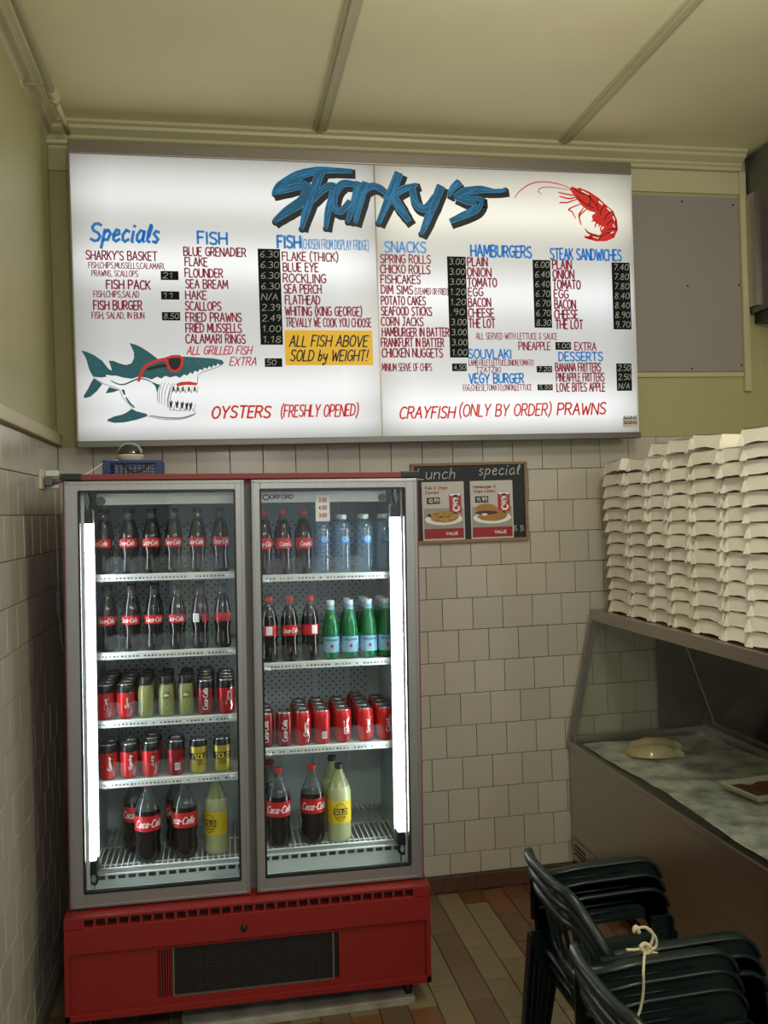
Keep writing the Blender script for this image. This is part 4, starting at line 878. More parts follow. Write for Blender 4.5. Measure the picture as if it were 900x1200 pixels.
def water_bottle():
    o = proto('water_bottle'); pf = [(.026, 0), (.031, .006)]
    for i in range(6): pf += [(.032, .014 + i * .017), (.0325, .020 + i * .017), (.0305, .026 + i * .017)]
    pf += [(.0325, .125), (.0325, .165), (.030, .185), (.020, .202), (.0135, .208)]
    MB().lathe(pf, 20).build('body', M['water'], o)
    MB().lathe([(.0135, .208), (.0155, .210), (.0155, .224), (.0145, .226)], 16).build('cap', M['cap_white'], o)
    mb = MB(); n = 18; r = .0328; vs = [(r * cos(-pi/2 + .2 + .019 * cos(2*pi*i/n) / r), r * sin(-pi/2 + .2 + .019 * cos(2*pi*i/n) / r), .128 + .017 * sin(2*pi*i/n)) for i in range(n)]; mb.add(vs, [tuple(range(n))]); l = mb.build('label', M['label_waterblue'], o)
    r = .0332; mb = MB(); vs = [(r * cos(-pi/2 + .2 + .014 * cos(2*pi*i/n) / r), r * sin(-pi/2 + .2 + .014 * cos(2*pi*i/n) / r), .132 + .012 * sin(2*pi*i/n)) for i in range(n)]; mb.add(vs, [tuple(range(n))]); mb.build('pale_oval', M['label_blue'], l)
    return o
def green_bottle():
    o = proto('mineral_bottle')
    MB().lathe([(.024, 0), (.031, .006), (.0325, .02), (.0325, .095), (.032, .11), (.029, .135), (.022, .165), (.0165, .188), (.0135, .20), (.013, .212)], 22).build('body', M['green_glass'], o)
    MB().lathe([(.0165, .190), (.0142, .199), (.0138, .208)], 16).build('neck_foil', M['label_blue'], o)
    MB().lathe([(.0142, .208), (.0150, .211), (.0150, .224), (.014, .226)], 16).build('cap', M['cap_white'], o)
    l = band(.0328, .028, .088, -pi, 0).build('label', M['label_blue'], o)
    mb = MB(); wrap_text(mb, 'S.PELLEGRINO', .0331, .072, .007, .056, wgt=.0013); mb.build('lettering', M['ink_black'], l)
    mb = MB(); n = 12; r = .0332; mb.add([(r * cos(-pi/2 + .006 * cos(2*pi*i/n) / r), r * sin(-pi/2 + .006 * cos(2*pi*i/n) / r), .052 + .007 * sin(2*pi*i/n)) for i in range(n)], [tuple(range(n))]); mb.build('red_star', M['label_red'], l)
    r = .0262; mb = MB(); n = 16; mb.add([((.0315 - .35*max(0, (.147 + .014*sin(2*pi*i/n)) - .115)) * cos(-pi/2 + .5 + .011 * cos(2*pi*i/n) / .028), (.0315 - .35*max(0, (.147 + .014*sin(2*pi*i/n)) - .115)) * sin(-pi/2 + .5 + .011 * cos(2*pi*i/n) / .028), .147 + .014 * sin(2*pi*i/n)) for i in range(n)], [tuple(range(n))]); mb.build('neck_oval', M['label_blue'], o)
    return o
def juice_bottle(front=True):
    o = proto('juice_bottle')
    MB().lathe([(.024, 0), (.0285, .004), (.029, .015), (.029, .095), (.026, .112), (.022, .118)], 20).build('body', M['juice'], o)
    MB().lathe([(.022, .1178), (.021, .126)], 18).build('neck', M['bottle_glass'], o)
    MB().lathe([(.0225, .122), (.0235, .126), (.0235, .148), (.022, .150)], 18).build('cap', M['cap_black'], o)
    if front:
        n = 16; r = .0293
        def oval(cx, cz, a, b_, m, nm):
            mb = MB(); mb.add([(r * cos(-pi/2 + (cx + a * cos(2*pi*i/n)) / r), r * sin(-pi/2 + (cx + a * cos(2*pi*i/n)) / r), cz + b_ * sin(2*pi*i/n)) for i in range(n)], [tuple(range(n))]); return mb.build(nm, m, o)
        l = oval(0, .080, .013, .012, M['ink_black'], 'label'); oval(.002, .048, .011, .016, mat('apple_green_print', (.22, .42, .06), .5), 'apple_print')
        mb = MB(); wrap_text(mb, 'juice', .0296, .077, .008, .018, wgt=.0014) if 'j' in G else wrap_text(mb, 'pure', .0296, .077, .008, .018, wgt=.0014); mb.build('lettering', M['ink_white'], l)
    return o
ORD = ['first', 'second', 'third', 'fourth', 'fifth', 'sixth', 'seventh', 'eighth']
DEPTHW = ['front row', 'second row back', 'third row back', 'fourth row back', 'fifth row back', 'sixth row back']
def place(proto_o, x, y, z, rz, label, cat, group, first):
    o = proto_o if first else copy_tree(proto_o)
    o.location = fw(x, y, z); o.rotation_mode = 'QUATERNION'
    o.rotation_quaternion = (FR.to_3x3() @ Matrix.Rotation(rz, 3, 'Z')).to_quaternion()
    if 'kz' in o.keys(): o.scale = (1.06, 1.06, o['kz'])
    o['label'] = label; o['category'] = cat; o['group'] = group
PR = {}
def item(key, maker, *a):
    if key not in PR: PR[key] = [maker(), False]
    p = PR[key]; first = not p[1]
    if first: p[1] = True
    place(p[0], *a, first)
def lane(us, v, z, desc, pitch, shelfname, group, Y0=-.69, side='left'):
    """desc per lane: list of (key, maker, words, category) from front to back"""
    for i, (u, lst) in enumerate(zip(us, desc)):
        x = lx(u, v, Y0)
        for d, (key, mk, words, cat, rz) in enumerate(lst):
            jx = random.uniform(-.002, .002) if d else 0
            xx = min(max(x + jx, LX0 + .04 if side == 'left' else RX0 + .018), LX1 - .036 if side == 'left' else RX1 - .0335)
            lab = '%s, %s from left, %s, %s' % (words, ORD[i], DEPTHW[d], shelfname)
            item(key, mk, xx, Y0 + pitch * d, z, rz, lab, cat, group)
GB = lambda: glass_bottle('script'); GBr = lambda: glass_bottle('plain'); GBb = lambda: glass_bottle('barcode')
gbf = ('gb', GB, 'glass cola bottle', 'bottle', 0.12)
def gb(rz): return ('gb', GB, 'glass cola bottle', 'bottle', rz)
lane(L1, VB['L1'], ZS['L1'], [[gb(-.5), gb(.3)], [gb(-.25), gb(0)], [gb(-.15), gb(.1)], [gb(-.15), gb(.4)], [gb(-.35), gb(1)], [gb(0.05), gb(.3)]], .075, 'left door top shelf', 'glass cola bottles in the left door')
lane(L2, VB['L2'], ZS['L2'], [[gb(0), gb(.3)], [gb(-.2), gb(0)], [gb(0.1), gb(.1)], [gb(-.3)], [('gbb', GBb, 'barcode-side glass cola bottle', 'bottle', 0), gb(.5)], [('gbr', GBr, 'plain red label cola bottle', 'bottle', 0)]], .075, 'left door second shelf', 'glass cola bottles in the left door')
def cz(w): return ('cz' + w, lambda: can('zero', w), 'black-topped red can', 'can', 0)
def czp(rz=0): return ('czp', lambda: can('zero'), 'black-topped red can', 'can', rz)
def cd_(bc=False): return ('cd%d' % bc, lambda: can('deepz', None, None if bc else 'Coca-Cola', bc), 'dark red can', 'can', 0)
def jb(): return ('jb', lambda: juice_bottle(True), 'green juice bottle', 'bottle', 0)
def jbs(): return ('jbs', lambda: juice_bottle(False), 'green juice bottle', 'bottle', 0)
lane(L3, VB['L3'], ZS['L3'], [[cz('Not'), czp(), czp(), czp(), czp()], [cz('Sun'), czp(), czp(), czp(), czp()], [jbs(), jbs(), jbs()], [jb(), jbs(), jbs()], [jb(), jbs(), jbs()], [cd_(), czp(), czp(), czp(), czp()], [cz('Time'), czp(), czp(), czp()]], .0675, 'left door third shelf', 'small drinks on the third shelf')
lane(L4, VB['L4'], ZS['L4'], [[cz('Gooner'), czp()], [cz('Maestro'), czp()], [cz('Ace'), czp(), czp()], [cd_(True), czp()], [('so', lambda: can('solo'), 'yellow lemon drink can', 'can', .35)], [('so', lambda: can('solo'), 'yellow lemon drink can', 'can', .1)]], .068, 'left door fourth shelf', 'cans on the fourth shelf')
def pb(lab, rz=0): return ('pb' + lab, lambda: plastic_bottle(False, lab), 'red-capped cola bottle', 'bottle', rz)
wbt = ('wb', water_bottle, 'clear water bottle', 'bottle', 0)
gnb = ('gn', green_bottle, 'green mineral water bottle', 'bottle', 0)
lane(R1, VB['R1'], ZS['R1'], [[pb('script'), pb('script')], [pb('script', .5)], [pb('script', .5)], [wbt, wbt], [wbt, wbt], [wbt, wbt], [wbt, wbt]], .072, 'right door top shelf', 'bottles on the right door top shelf', side='right')
lane(R2, VB['R2'], ZS['R2'], [[pb('panel', -.5), pb('script')], [pb('script')], [pb('panel')], [gnb], [gnb, gnb], [gnb, gnb, gnb], [gnb, gnb, gnb]], .072, 'right door second shelf', 'bottles on the right door second shelf', side='right')
def cr(w, bc=False): return ('cr' + w, lambda: can('red', w or None, None, bc), 'red cola can', 'can', 0)
crs = ('crs', lambda: can('deep', None, 'Coca-Cola'), 'red cola can', 'can', 0)
crp = ('crp', lambda: can('red'), 'red cola can', 'can', 0)
crb = ('crb', lambda: can('red', None, None, True), 'red cola can', 'can', 0)
lane(R3, VB['R3'], ZS['R3'], [[crs, crp, crp], [crs], [cr('Champ'), crp, crp, crp], [crb, crp, crp, crp], [cr('GOAT'), crp, crp, crp], [cr('Squad'), crp, crp, crp, crp], [cr('Chat'), crp, crp, crp]], .0675, 'right door third shelf', 'red cola cans on the right door third shelf', side='right')
# big bottles on the wire racks
BG = lambda: plastic_bottle(True, 'script', 'cola'); SG = lambda: plastic_bottle(True, 'script', 'solo')
for u, v, Y, k_, rz, lab, zr in ((174, 1005, -.70, 'big', .15, 'large cola bottle at the left front of the lower left rack', .556), (160, 983, -.585, 'big', 0, 'large cola bottle half hidden at the far left of the lower left rack', .556),
                         (217.5, 1002, -.69, 'big', -.35, 'large cola bottle in the middle front of the lower left rack', .556), (209, 983, -.585, 'big', 0, 'large cola bottle behind the middle one on the lower left rack', .556),
                         (254, 994, -.67, 'sol', -.6, 'large cloudy lemon drink bottle alone on the lower left rack', .556),
                         (327, 986, -.71, 'big', 0, 'large cola bottle at the left front of the lower right rack', .575), (317, 968, -.59, 'big', 0, 'large cola bottle behind the left one on the lower right rack', .575), (367, 984, -.70, 'big', .05, 'large cola bottle beside the lemon drink on the lower right rack', .575),
                         (398, 984, -.705, 'sol', 0, 'large pale lemon drink bottle with yellow label, front of the lower right rack', .575), (390, 968, -.59, 'sol', 0, 'second lemon drink bottle behind the front one, lower right rack', .575)):
    x = lx(u, v, Y); x = max(x, .11) if u < 280 else max(x, RX0 + .03)
    item(k_, BG if k_ == 'big' else SG, x, Y, zr, rz, lab, 'bottle', 'large bottles on the wire racks')

# ================================================================== TOP OF FRIDGE: crate, camera dome
zt = TOP
cr_ = thing('plastic_crate', 'small blue lattice crate standing on top of the fridge, far left', 'crate'); cr_.location = fw(.205, -.5, zt + .001); cr_.rotation_euler = (0, PHI, 0)
mb = MB(); W2, D2, H2 = .098, .07, .066
for sx in (-1, 1):
    for sy in (-1, 1): mb.bevbox(sx * W2 - .013, sx * W2 + .013, sy * D2 - .008, sy * D2 + .008, 0, H2, .002)
for sy in (-1, 1): mb.bevbox(-W2, W2, sy * D2 - .006, sy * D2 + .006, H2 - .012, H2, .002); mb.bevbox(-W2, W2, sy * D2 - .006, sy * D2 + .006, 0, .006, .002)
for sx in (-1, 1): mb.bevbox(sx * W2 - .006, sx * W2 + .006, -D2, D2, H2 - .012, H2, .002); [mb.box(sx * W2 - .004, sx * W2 + .004, -D2, D2, z, z + .006) for z in (.015, .03, .045)]
mb.build('frame', M['blue_crate'], cr_)
mb = MB()
for i in range(11):
    x = -W2 + .013 + i * .0172
    for y in (-D2, D2): mb.box(x, x + .003, y - .003, y + .003, 0, H2)
for z in (.012, .024, .036, .048):
    for y in (-D2, D2): mb.box(-W2, W2, y - .002, y + .002, z, z + .003)
mb.box(-W2, W2, -D2, D2, 0, .003); mb.build('lattice', M['blue_crate'], cr_)
MB().box(-W2 + .01, W2 - .01, -D2 + .01, D2 - .01, H2 - .004, H2 - .001).build('lid', M['blue_crate'], cr_)
dm = thing('security_camera', 'white based smoked dome camera sitting on the blue crate', 'camera'); dm.location = fw(.190, -.5, zt + .0675); dm.rotation_euler = (0, PHI, 0)
MB().lathe([(.040, 0), (.048, .004), (.052, .02), (.053, .024), (.046, .026)], 26).build('base', M['cream'], dm)
MB().lathe([(.0495 * cos(t * pi / 18), .025 + .047 * sin(t * pi / 18)) for t in range(0, 9)] + [(.001, .072)], 26).build('dome', M['dome'], dm)
mb = MB(); mb.tube([(-.0525, -.004, .012), (-.0525, .004, .012)], .002, 6); mb.build('screw', M['black'], dm)
o = MB().tube(smooth_path([fw(.150, -.54, zt + .070), fw(.105, -.57, zt + .060), fw(.06, -.60, zt + .028), fw(.03, -.63, zt + .006)]), .0022, 6).build('white_cable', M['white']); tag(o, 'thin white cable running down from the dome camera to the fridge top', 'cable')
o = MB().tube(smooth_path([fw(.17, -.578, zt + .058), fw(.19, -.585, zt + .03), fw(.22, -.585, zt + .02), fw(.25, -.582, zt + .035), fw(.265, -.576, zt + .058)]), .0028, 6).build('black_cable', M['black']); tag(o, 'black cable looped over the front of the blue crate', 'cable')

# ================================================================== SOCKET, PLUGS
so = thing('wall_socket', 'cream double wall socket on the left tiled wall', 'socket', (0, -.39, 1.985))
MB().bevbox(0, .010, -.058, .058, -.040, .040, .003).build('plate', M['cream'], so)
mb = MB(); mb.bevbox(.010, .014, -.04, -.028, .008, .028, .001); mb.build('switch', M['white'], so)
pl = thing('black_plug', 'dark plug with a thick black lead in the wall socket', 'plug', (.011, -.385, 1.975))
mb = MB(); mb.bevbox(0, .032, -.02, .02, -.018, .018, .006); mb.tube([(.03, 0, 0), (.055, .01, .002), (.075, .02, 0)], [.011, .009, .006], 10); mb.build('body', M['grey'], pl)
mb = MB(); mb.tube(smooth_path([(.07, .018, 0), (.10, .06, -.01), (.112, .10, -.07), (.116, .12, -.20), (.112, .12, -.5), (.10, .12, -1.0), (.08, .15, -1.6), (.07, .18, -1.95)], 8), .0042, 8); mb.build('lead', M['black'], pl)
pw_ = thing('white_plug', 'white adaptor plug beside the dark plug in the wall socket', 'plug', (.011, -.35, 1.998))
mb = MB(); mb.bevbox(0, .05, -.018, .02, -.002, .022, .005); mb.bevbox(0, .05, -.018, .02, -.050, -.026, .005); mb.build('body', M['white'], pw_)
mb = MB(); mb.tube(smooth_path([(.03, 0, -.05), (.032, 0, -.25), (.032, .0, -.46)], 8), .0014, 6)
mb.tube(smooth_path([(.032, 0, -.56), (.034, .02, -.66), (.04, .06, -.73), (.06, .12, -.77)], 8), .0014, 6); mb.build('lead', M['white'], pw_)
mb = MB(); mb.bevbox(.022, .042, -.012, .012, -.56, -.46, .006); mb.build('inline_switch', clear('pale_inline_switch', (.6, .62, .66), 1, .1, .35, (.4, .42, .46)), pw_)

# ================================================================== LUNCH SPECIAL BLACKBOARD
bx0, bx1, bz0, bz1 = 1.579, 2.152, 1.652, 2.032
cb = thing('blackboard', 'wood framed blackboard reading Lunch special on the tiled wall', 'blackboard', (bx0, -.002, bz0))
bw, bh = bx1 - bx0, bz1 - bz0
MB().box(0.008, bw - .008, -.010, -.002, .008, bh - .008).build('slate', M['slate'], cb)
mb = MB(); f = .0155
for a_, b_1, c_1, d_1 in ((0, bw, 0, f), (0, bw, bh - f * .8, bh), (0, f, f, bh - f * .8), (bw - f, bw, f, bh - f * .8)): mb.bevbox(a_, b_1, -.018, 0, c_1, d_1, .002)
mb.build('frame', M['wood'], cb)
def cbp(u, v): q = at(u, v, 1, -.012); return (q.x - bx0, q.z - bz0)
fnc = lambda a, b: Vector((a, -.0112, b))
mb = MB(); a = cbp(489, 562); b = cbp(533, 562); lay_text(mb, 'Lunch', a[0], b[0], a[1], .050, .0035, fnc, .15); a = cbp(561, 557); b = cbp(608, 557); lay_text(mb, 'special', a[0], b[0], a[1], .046, .0035, fnc, .15)
for u in (603, 611):
    q = cbp(u, 621); ribbon(mb, [(q[0] - .003, q[1] - .006), (q[0] - .003, q[1] + .022), (q[0] + .012, q[1] + .018), (q[0], q[1] + .010), (q[0] + .014, q[1] + .002), (q[0] - .003, q[1] - .006)], .002, fnc)
mb.build('chalk_lettering', M['chalk'], cb)
pgrey = mat('poster_grey', (.34, .33, .32), .5); pred = mat('poster_red', (.33, .015, .02), .5); chipm = mat('chips_print', (.45, .26, .08), .6, noise=.8, nscale=90, col2=(.25, .11, .03)); bunm = mat('bun_print', (.42, .20, .06), .6); meat = mat('burger_print', (.10, .035, .02), .6)
for (u0, u1, v0, v1), t1, t2, kind in (((496, 543, 564, 634), 'Fish & Chips', 'Combo', 'f'), ((552.5, 600, 562.5, 632), 'Hamburger &', 'Chips Combo', 'h')):
    a = cbp(u0, v1); b = cbp(u1, v0); w_ = b[0] - a[0]; h_ = b[1] - a[1]
    ps = MB().box(a[0], b[0], -.0125, -.0105, a[1], b[1]).build('poster', mat('poster_white', (.55, .54, .52), .45), cb)
    ps['label'] = 'fish and chips combo poster' if kind == 'f' else 'hamburger and chips combo poster'
    fp = lambda p, q, y=-.0132: Vector((a[0] + p * w_, y, a[1] + q * h_))
    def quad(p0, p1, q0, q1, m, nm, y=-.0130):
        mb = MB(); mb.add([fp(p0, q0, y), fp(p1, q0, y), fp(p1, q1, y), fp(p0, q1, y)], [(0, 1, 2, 3)]); return mb.build(nm, m, ps)
    def ell(cx, cz, rx, rz_, m, nm, y=-.0133, n=20):
        mb = MB(); mb.add([fp(cx + rx * cos(2 * pi * i / n), cz + rz_ * sin(2 * pi * i / n), y) for i in range(n)], [tuple(range(n))]); return mb.build(nm, m, ps)
    quad(.03, .97, .20, .55, pgrey, 'grey_field'); quad(.03, .97, .03, .20, pred, 'red_footer', -.0131)
    q1_ = quad(.64, .93, .46, .78, mat('can_print', (.45, .02, .03), .4), 'can_print', -.0132)
    mb = MB(); lay_text(mb, 'Cola', .50, .76, 0, .14, .035, lambda p, q: fp(.735 + q * 1.0, p - .0, -.0136)); mb.build('can_lettering', M['ink_white'], ps)
    quad(.66, .91, .76, .79, M['can_silver'], 'can_top_print', -.0134)
    mb = MB(); lay_text(mb, t1, .08, .60, .875, .045, .012, fp); lay_text(mb, t2, .08, .40 if kind == 'f' else .58, .80, .045, .012, fp); mb.build('lettering', pred, ps)
    quad(.11, .42, .625, .735, M['ink_black'], 'price_tag', -.0133)
    mb = MB(); lay_text(mb, '10.99' if kind == 'f' else '11.99', .15, .39, .65, .06, .014, lambda p, q: fp(p, q, -.0138)); lay_text(mb, 'VALUE', .55, .82, .09, .045, .014, lambda p, q: fp(p, q, -.0138)); mb.build('price_lettering', M['ink_white'], ps)
    ell(.50, .36, .45, .10, M['ink_white'], 'plate_print', -.0133)
    ell(.52, .40, .34, .10, chipm, 'chips_print', -.0135)
    mb = MB(); rr = random.Random(5)
    for i in range(26):
        cx, cz_, an = rr.uniform(.25, .80), rr.uniform(.33, .47), rr.uniform(-.9, .9); ribbon(mb, [(cx - .05 * cos(an), cz_ - .03 * sin(an)), (cx + .05 * cos(an), cz_ + .03 * sin(an))], .018, lambda p, q: fp(p, q, -.0137))
    mb.build('chip_print', bunm if kind == 'h' else mat('golden_chip_print', (.55, .36, .12), .6), ps)
    if kind == 'f': ell(.16, .43, .05, .03, meat, 'fish_print', -.0139)
    else:
        ell(.36, .52, .25, .085, bunm, 'bun_print', -.0139); ell(.36, .45, .26, .035, meat, 'patty_print', -.0140); ell(.36, .38, .22, .035, bunm, 'bun_print', -.0139); ell(.32, .42, .07, .02, M['ink_white'], 'cheese_print', -.0141)

# ================================================================== FISH DISPLAY COUNTER
dc = thing('display_counter', 'stainless steel fish display counter with slanted glass against the tiled wall', 'counter', (2.32, -.02, 0))
CY1 = -2.9  # near end, local y
body = MB(); body.bevbox(0, .78, CY1, 0, .10, .655, .004); body.build('body', M['steel'], dc)
MB().box(.05, .74, CY1 + .03, -.02, 0, .10).build('plinth', M['black'], dc)
mb = MB(); mb.bevbox(-.006, .02, CY1, .0, .640, .672, .003); mb.build('front_edge', M['steel'], dc)
mb = MB(); mb.box(.02, .75, CY1 + .02, -.02, .655, .658); mb.build('deck', M['steel'], dc)
mb = MB(); mb.bevbox(.70, .78, CY1, 0, .655, .705, .003); mb.bevbox(0.02, .70, -.03, 0, .655, .70, .003); mb.build('deck_upstand', M['steel'], dc)
mb = MB()
for z in (.135, .155, .175): mb.box(-.003, .0, -.16, -.03, z, z + .008)
mb.build('louvres', M['black'], dc); MB().bevbox(-.010, 0, -.28, -.012, .20, .212, .002).build('louvre_frame', M['steel'], dc)
# top shelf and posts
mb = MB(); mb.bevbox(.128, .56, CY1, 0, 1.252, 1.304, .004); mb.build('top_shelf', M['steel'], dc)
def bar(mb, p0, p1, w, d):
    p0 = Vector(p0); p1 = Vector(p1); t = (p1 - p0).normalized(); y = Vector((0, 1, 0)); x = t.cross(y).normalized()
    vs = [p + x * (sx * w / 2) + y * (sy * d / 2) for p in (p0, p1) for sx, sy in ((-1, -1), (1, -1), (1, 1), (-1, 1))]
    mb.add(vs, [(0, 3, 2, 1), (4, 5, 6, 7), (0, 1, 5, 4), (1, 2, 6, 5), (2, 3, 7, 6), (3, 0, 4, 7)])
mb = MB(); bar(mb, (.008, -.012, .668), (.142, -.012, 1.27), .040, .018); mb.build('end_post', M['steel'], dc)
mb = MB(); bar(mb, (.008, CY1 + .03, .668), (.142, CY1 + .03, 1.27), .035, .018); mb.build('end_post', M['steel'], dc)
mb = MB(); bar(mb, (.755, -.012, .70), (.56, -.012, 1.26), .020, .02); mb.bevbox(.745, .765, CY1, 0, .70, .715, .002); mb.build('rear_frame', M['steel'], dc)
for z, x in ((.70, .004), (1.245, .118)):
    mb = MB(); mb.lathe([(.008, 0), (.008, .004), (.005, .007)], 12); o = mb.build('bolt', M['alu'], dc, (x + .004, -.024, z)); o.rotation_euler = (radians(90), 0, 0)
def sheet(pts, nrm, th): 
    mb = MB(); n = Vector(nrm).normalized() * th; vs = [Vector(p) for p in pts]; k_ = len(vs); mb.add(vs + [v + n for v in vs], [tuple(range(k_)), tuple(range(2 * k_ - 1, k_ - 1, -1))] + [(i, (i + 1) % k_, (i + 1) % k_ + k_, i + k_) for i in range(k_)]); return mb
sheet([(.010, -.03, .672), (.010, CY1 + .05, .672), (.140, CY1 + .05, 1.252), (.140, -.03, 1.252)], (-1, 0, .22), .005).build('front_glass', M['case_glass'], dc)
sheet([(.025, -.022, .70), (.46, -.022, .70), (.46, -.022, 1.25), (.15, -.022, 1.25)], (0, 1, 0), .004).build('end_glass', M['case_glass'], dc)
sheet([(.462, -.022, .70), (.755, -.022, .70), (.56, -.022, 1.25), (.462, -.022, 1.25)], (0, 1, 0), .004).build('end_panel', M['dark_steel'], dc)
mid = (CY1) / 2
sheet([(.755, -.03, .715), (.755, mid, .715), (.562, mid, 1.25), (.562, -.03, 1.25)], (1, 0, .35), .004).build('rear_door', M['rear_panel'], dc)
sheet([(.765, mid - .02, .715), (.765, CY1 + .03, .715), (.572, CY1 + .03, 1.25), (.572, mid - .02, 1.25)], (1, 0, .35), .004).build('rear_door', M['rear_panel'], dc)
# contents
def crumple(x0, x1, y0, y1, z, amp, nx, ny, seed, fnz=None):
    rr = random.Random(seed); mb = MB(); vs = []; ph = [(rr.uniform(8, 34), rr.uniform(8, 34), rr.uniform(0, 6)) for _ in range(7)]
    for j in range(ny + 1):
        for i in range(nx + 1):
            a, b = i / nx, j / ny; ex = .012 * sin(9 * b + seed) if i in (0, nx) else 0
            x = x0 + (x1 - x0) * a + ex; y = y0 + (y1 - y0) * b + (.012 * sin(11 * a) if j in (0, ny) else 0)
            h_ = sum(sin(p * x + q * y + r_) for p, q, r_ in ph) / 7 + rr.uniform(-.25, .25)
            vs.append((x, y, z + amp * (.5 + .5 * h_)))
    fs = [(j * (nx + 1) + i, j * (nx + 1) + i + 1, (j + 1) * (nx + 1) + i + 1, (j + 1) * (nx + 1) + i) for j in range(ny) for i in range(nx)]
    mb.add(vs, fs, True); return mb
plm = mat('cloudy_plastic_sheet', (.74, .75, .66), .25, noise=.9, nscale=11, col2=(.16, .20, .22), coat=.6, bump=.3, bscale=30)
o = crumple(.055, .70, -1.75, -.06, .660, .014, 34, 70, 3).build('plastic_sheet', plm, None, (2.32, -.02, 0)); tag(o, 'crinkled cloudy plastic sheet spread over the deck of the display counter', 'sheet')
# fish fillets
fm = mat('pale_fish_flesh', (.52, .44, .24), .4, noise=.6, nscale=26, col2=(.42, .33, .16), coat=.5)
def fillet(cx, cy, cz_, L_, Wd, Hh, ang, lab):
    mb = MB(); nx, ny = 18, 10; vs = []
    for j in range(ny + 1):
        for i in range(nx + 1):
            t = i / nx; s_ = j / ny * 2 - 1; w_ = Wd * (sin(pi * min(t * 1.15, 1)) ** .6 * (1 - .45 * t) + .06)
            x = (t - .5) * L_; y = s_ * w_ / 2; zz = Hh * (1 - abs(s_) ** 2.4) * (sin(pi * (t * .92 + .04)) ** .5) + .003 * sin(t * 22 + s_ * 3) * (1 - abs(s_))
            vs.append((x, y, max(zz, .001)))
    fs = [(j * (nx + 1) + i, j * (nx + 1) + i + 1, (j + 1) * (nx + 1) + i + 1, (j + 1) * (nx + 1) + i) for j in range(ny) for i in range(nx)]
    mb.add(vs, fs, True); n0 = len(vs); mb.add([(v[0], v[1], 0) for v in vs], [tuple(reversed(f)) for f in fs])
    o = mb.build('fish_fillet', fm, None, (cx, cy, cz_)); o.rotation_euler = (0, 0, ang); return tag(o, lab, 'fish', 'fish fillets on the counter deck')
q = at(770, 882, 2, .68)
fillet(q.x - .02, q.y - .02, .674, .25, .13, .050, -.5, 'pale fish fillet lying in front, nearest the slanted glass')
fillet(q.x + .03, q.y + .08, .674, .24, .12, .055, -.35, 'pale fish fillet lying behind, nearer the tiled wall')
q = at(890, 925, 2, .69)
tr = thing('foam_tray', 'shallow white tray of brown crumbed food on the counter deck', 'tray', (q.x + .03, q.y, .676), radians(8))
def tray_mesh(w, d, h, t):
    mb = MB(); o_ = [(-w, -d), (w, -d), (w, d), (-w, d)]; k = .86
    rings = [[(x * k, y * k, 0) for x, y in o_], [(x, y, h) for x, y in o_], [(x * 1.06, y * 1.08, h) for x, y in o_], [(x * 1.06, y * 1.08, h - .003) for x, y in o_]]
    inner = [[(x * .97, y * .97, h) for x, y in o_], [(x * k * .96, y * k * .96, t) for x, y in o_]]
    seq = [rings[0], rings[3], rings[2], inner[0], inner[1]]; vs = [p for r in seq for p in r]; fs = []
    for a_ in range(len(seq) - 1):
        for i in range(4): fs.append((a_ * 4 + i, a_ * 4 + (i + 1) % 4, a_ * 4 + 4 + (i + 1) % 4, a_ * 4 + 4 + i))
    fs += [(3, 2, 1, 0), tuple(range(len(vs) - 4, len(vs)))]; mb.add(vs, fs); return mb
tray_mesh(.13, .10, .030, .004).build('tray_shell', M['cream'], tr)
crumple(-.105, .105, -.08, .08, .006, .014, 12, 10, 9).build('crumbed_food', mat('crumbed_brown', (.20, .10, .04), .8, noise=.7, nscale=60), tr)

# ================================================================== CARTON STACKS
def carton(seed):
    rr = random.Random(seed); mb = MB(); Lh, Wh, H = .108, .085, .058
    fl1 = .016; fl2 = .010
    # inverted tray: sides flare out downwards
    top = [(-Wh + .010, -Lh + .007), (Wh - .010, -Lh + .007), (Wh - .010, Lh - .007), (-Wh + .010, Lh - .007)]
    bot = [(-Wh, -Lh), (Wh, -Lh), (Wh, Lh), (-Wh, Lh)]
    vs = [(x, y, H + rr.uniform(-.002, .002)) for x, y in top] + [(x + rr.uniform(-.002, .002), y + rr.uniform(-.002, .002), .004 + rr.uniform(-.001, .003)) for x, y in bot]
    fs = [(0, 1, 2, 3), (0, 4, 5, 1), (1, 5, 6, 2), (3, 2, 6, 7)]
    mb.add(vs, fs)
    # long -X side, bowed in the middle like folded card
    n = 6; vs2 = []
    for j in range(n + 1):
        t = j / n; yt = top[0][1] + (top[3][1] - top[0][1]) * t; yb = bot[0][1] + (bot[3][1] - bot[0][1]) * t
        bow = sin(pi * t); vs2.append((top[0][0] + .004 * bow, yt, H - .001)); vs2.append((bot[0][0] + .005 * bow, yb, .004 + rr.uniform(.004, .009) * bow))
    mb.add(vs2, [(2 * j, 2 * j + 1, 2 * j + 3, 2 * j + 2) for j in range(n)])
    # folded corner gussets standing proud of the long side
    for sy in (-1, 1):
        y0 = sy * Lh; y1 = sy * (Lh - .036); p = rr.uniform(.003, .009)
        tri = [Vector((-Wh - .0015 - p, y0, .002)), Vector((-Wh - .0015, y1, .003)), Vector((-Wh + .005, sy * (Lh - .008), .044)), Vector((-Wh + .002, y0 - sy * .002, .024))]
        mb.add(tri + [v + Vector((.0015, 0, 0)) for v in tri], [(0, 1, 2, 3), (7, 6, 5, 4), (0, 4, 5, 1), (1, 5, 6, 2), (2, 6, 7, 3), (3, 7, 4, 0)])
    me = mb.mesh('carton'); me.materials.append(M['card']); return me
CM = [carton(i) for i in range(6)]
XF = 2.485
edges = [708, 735, 759.5, 782.5, 809, 846, 879]; ytop = [540, 534, 528, 521, 516, 522, 496]
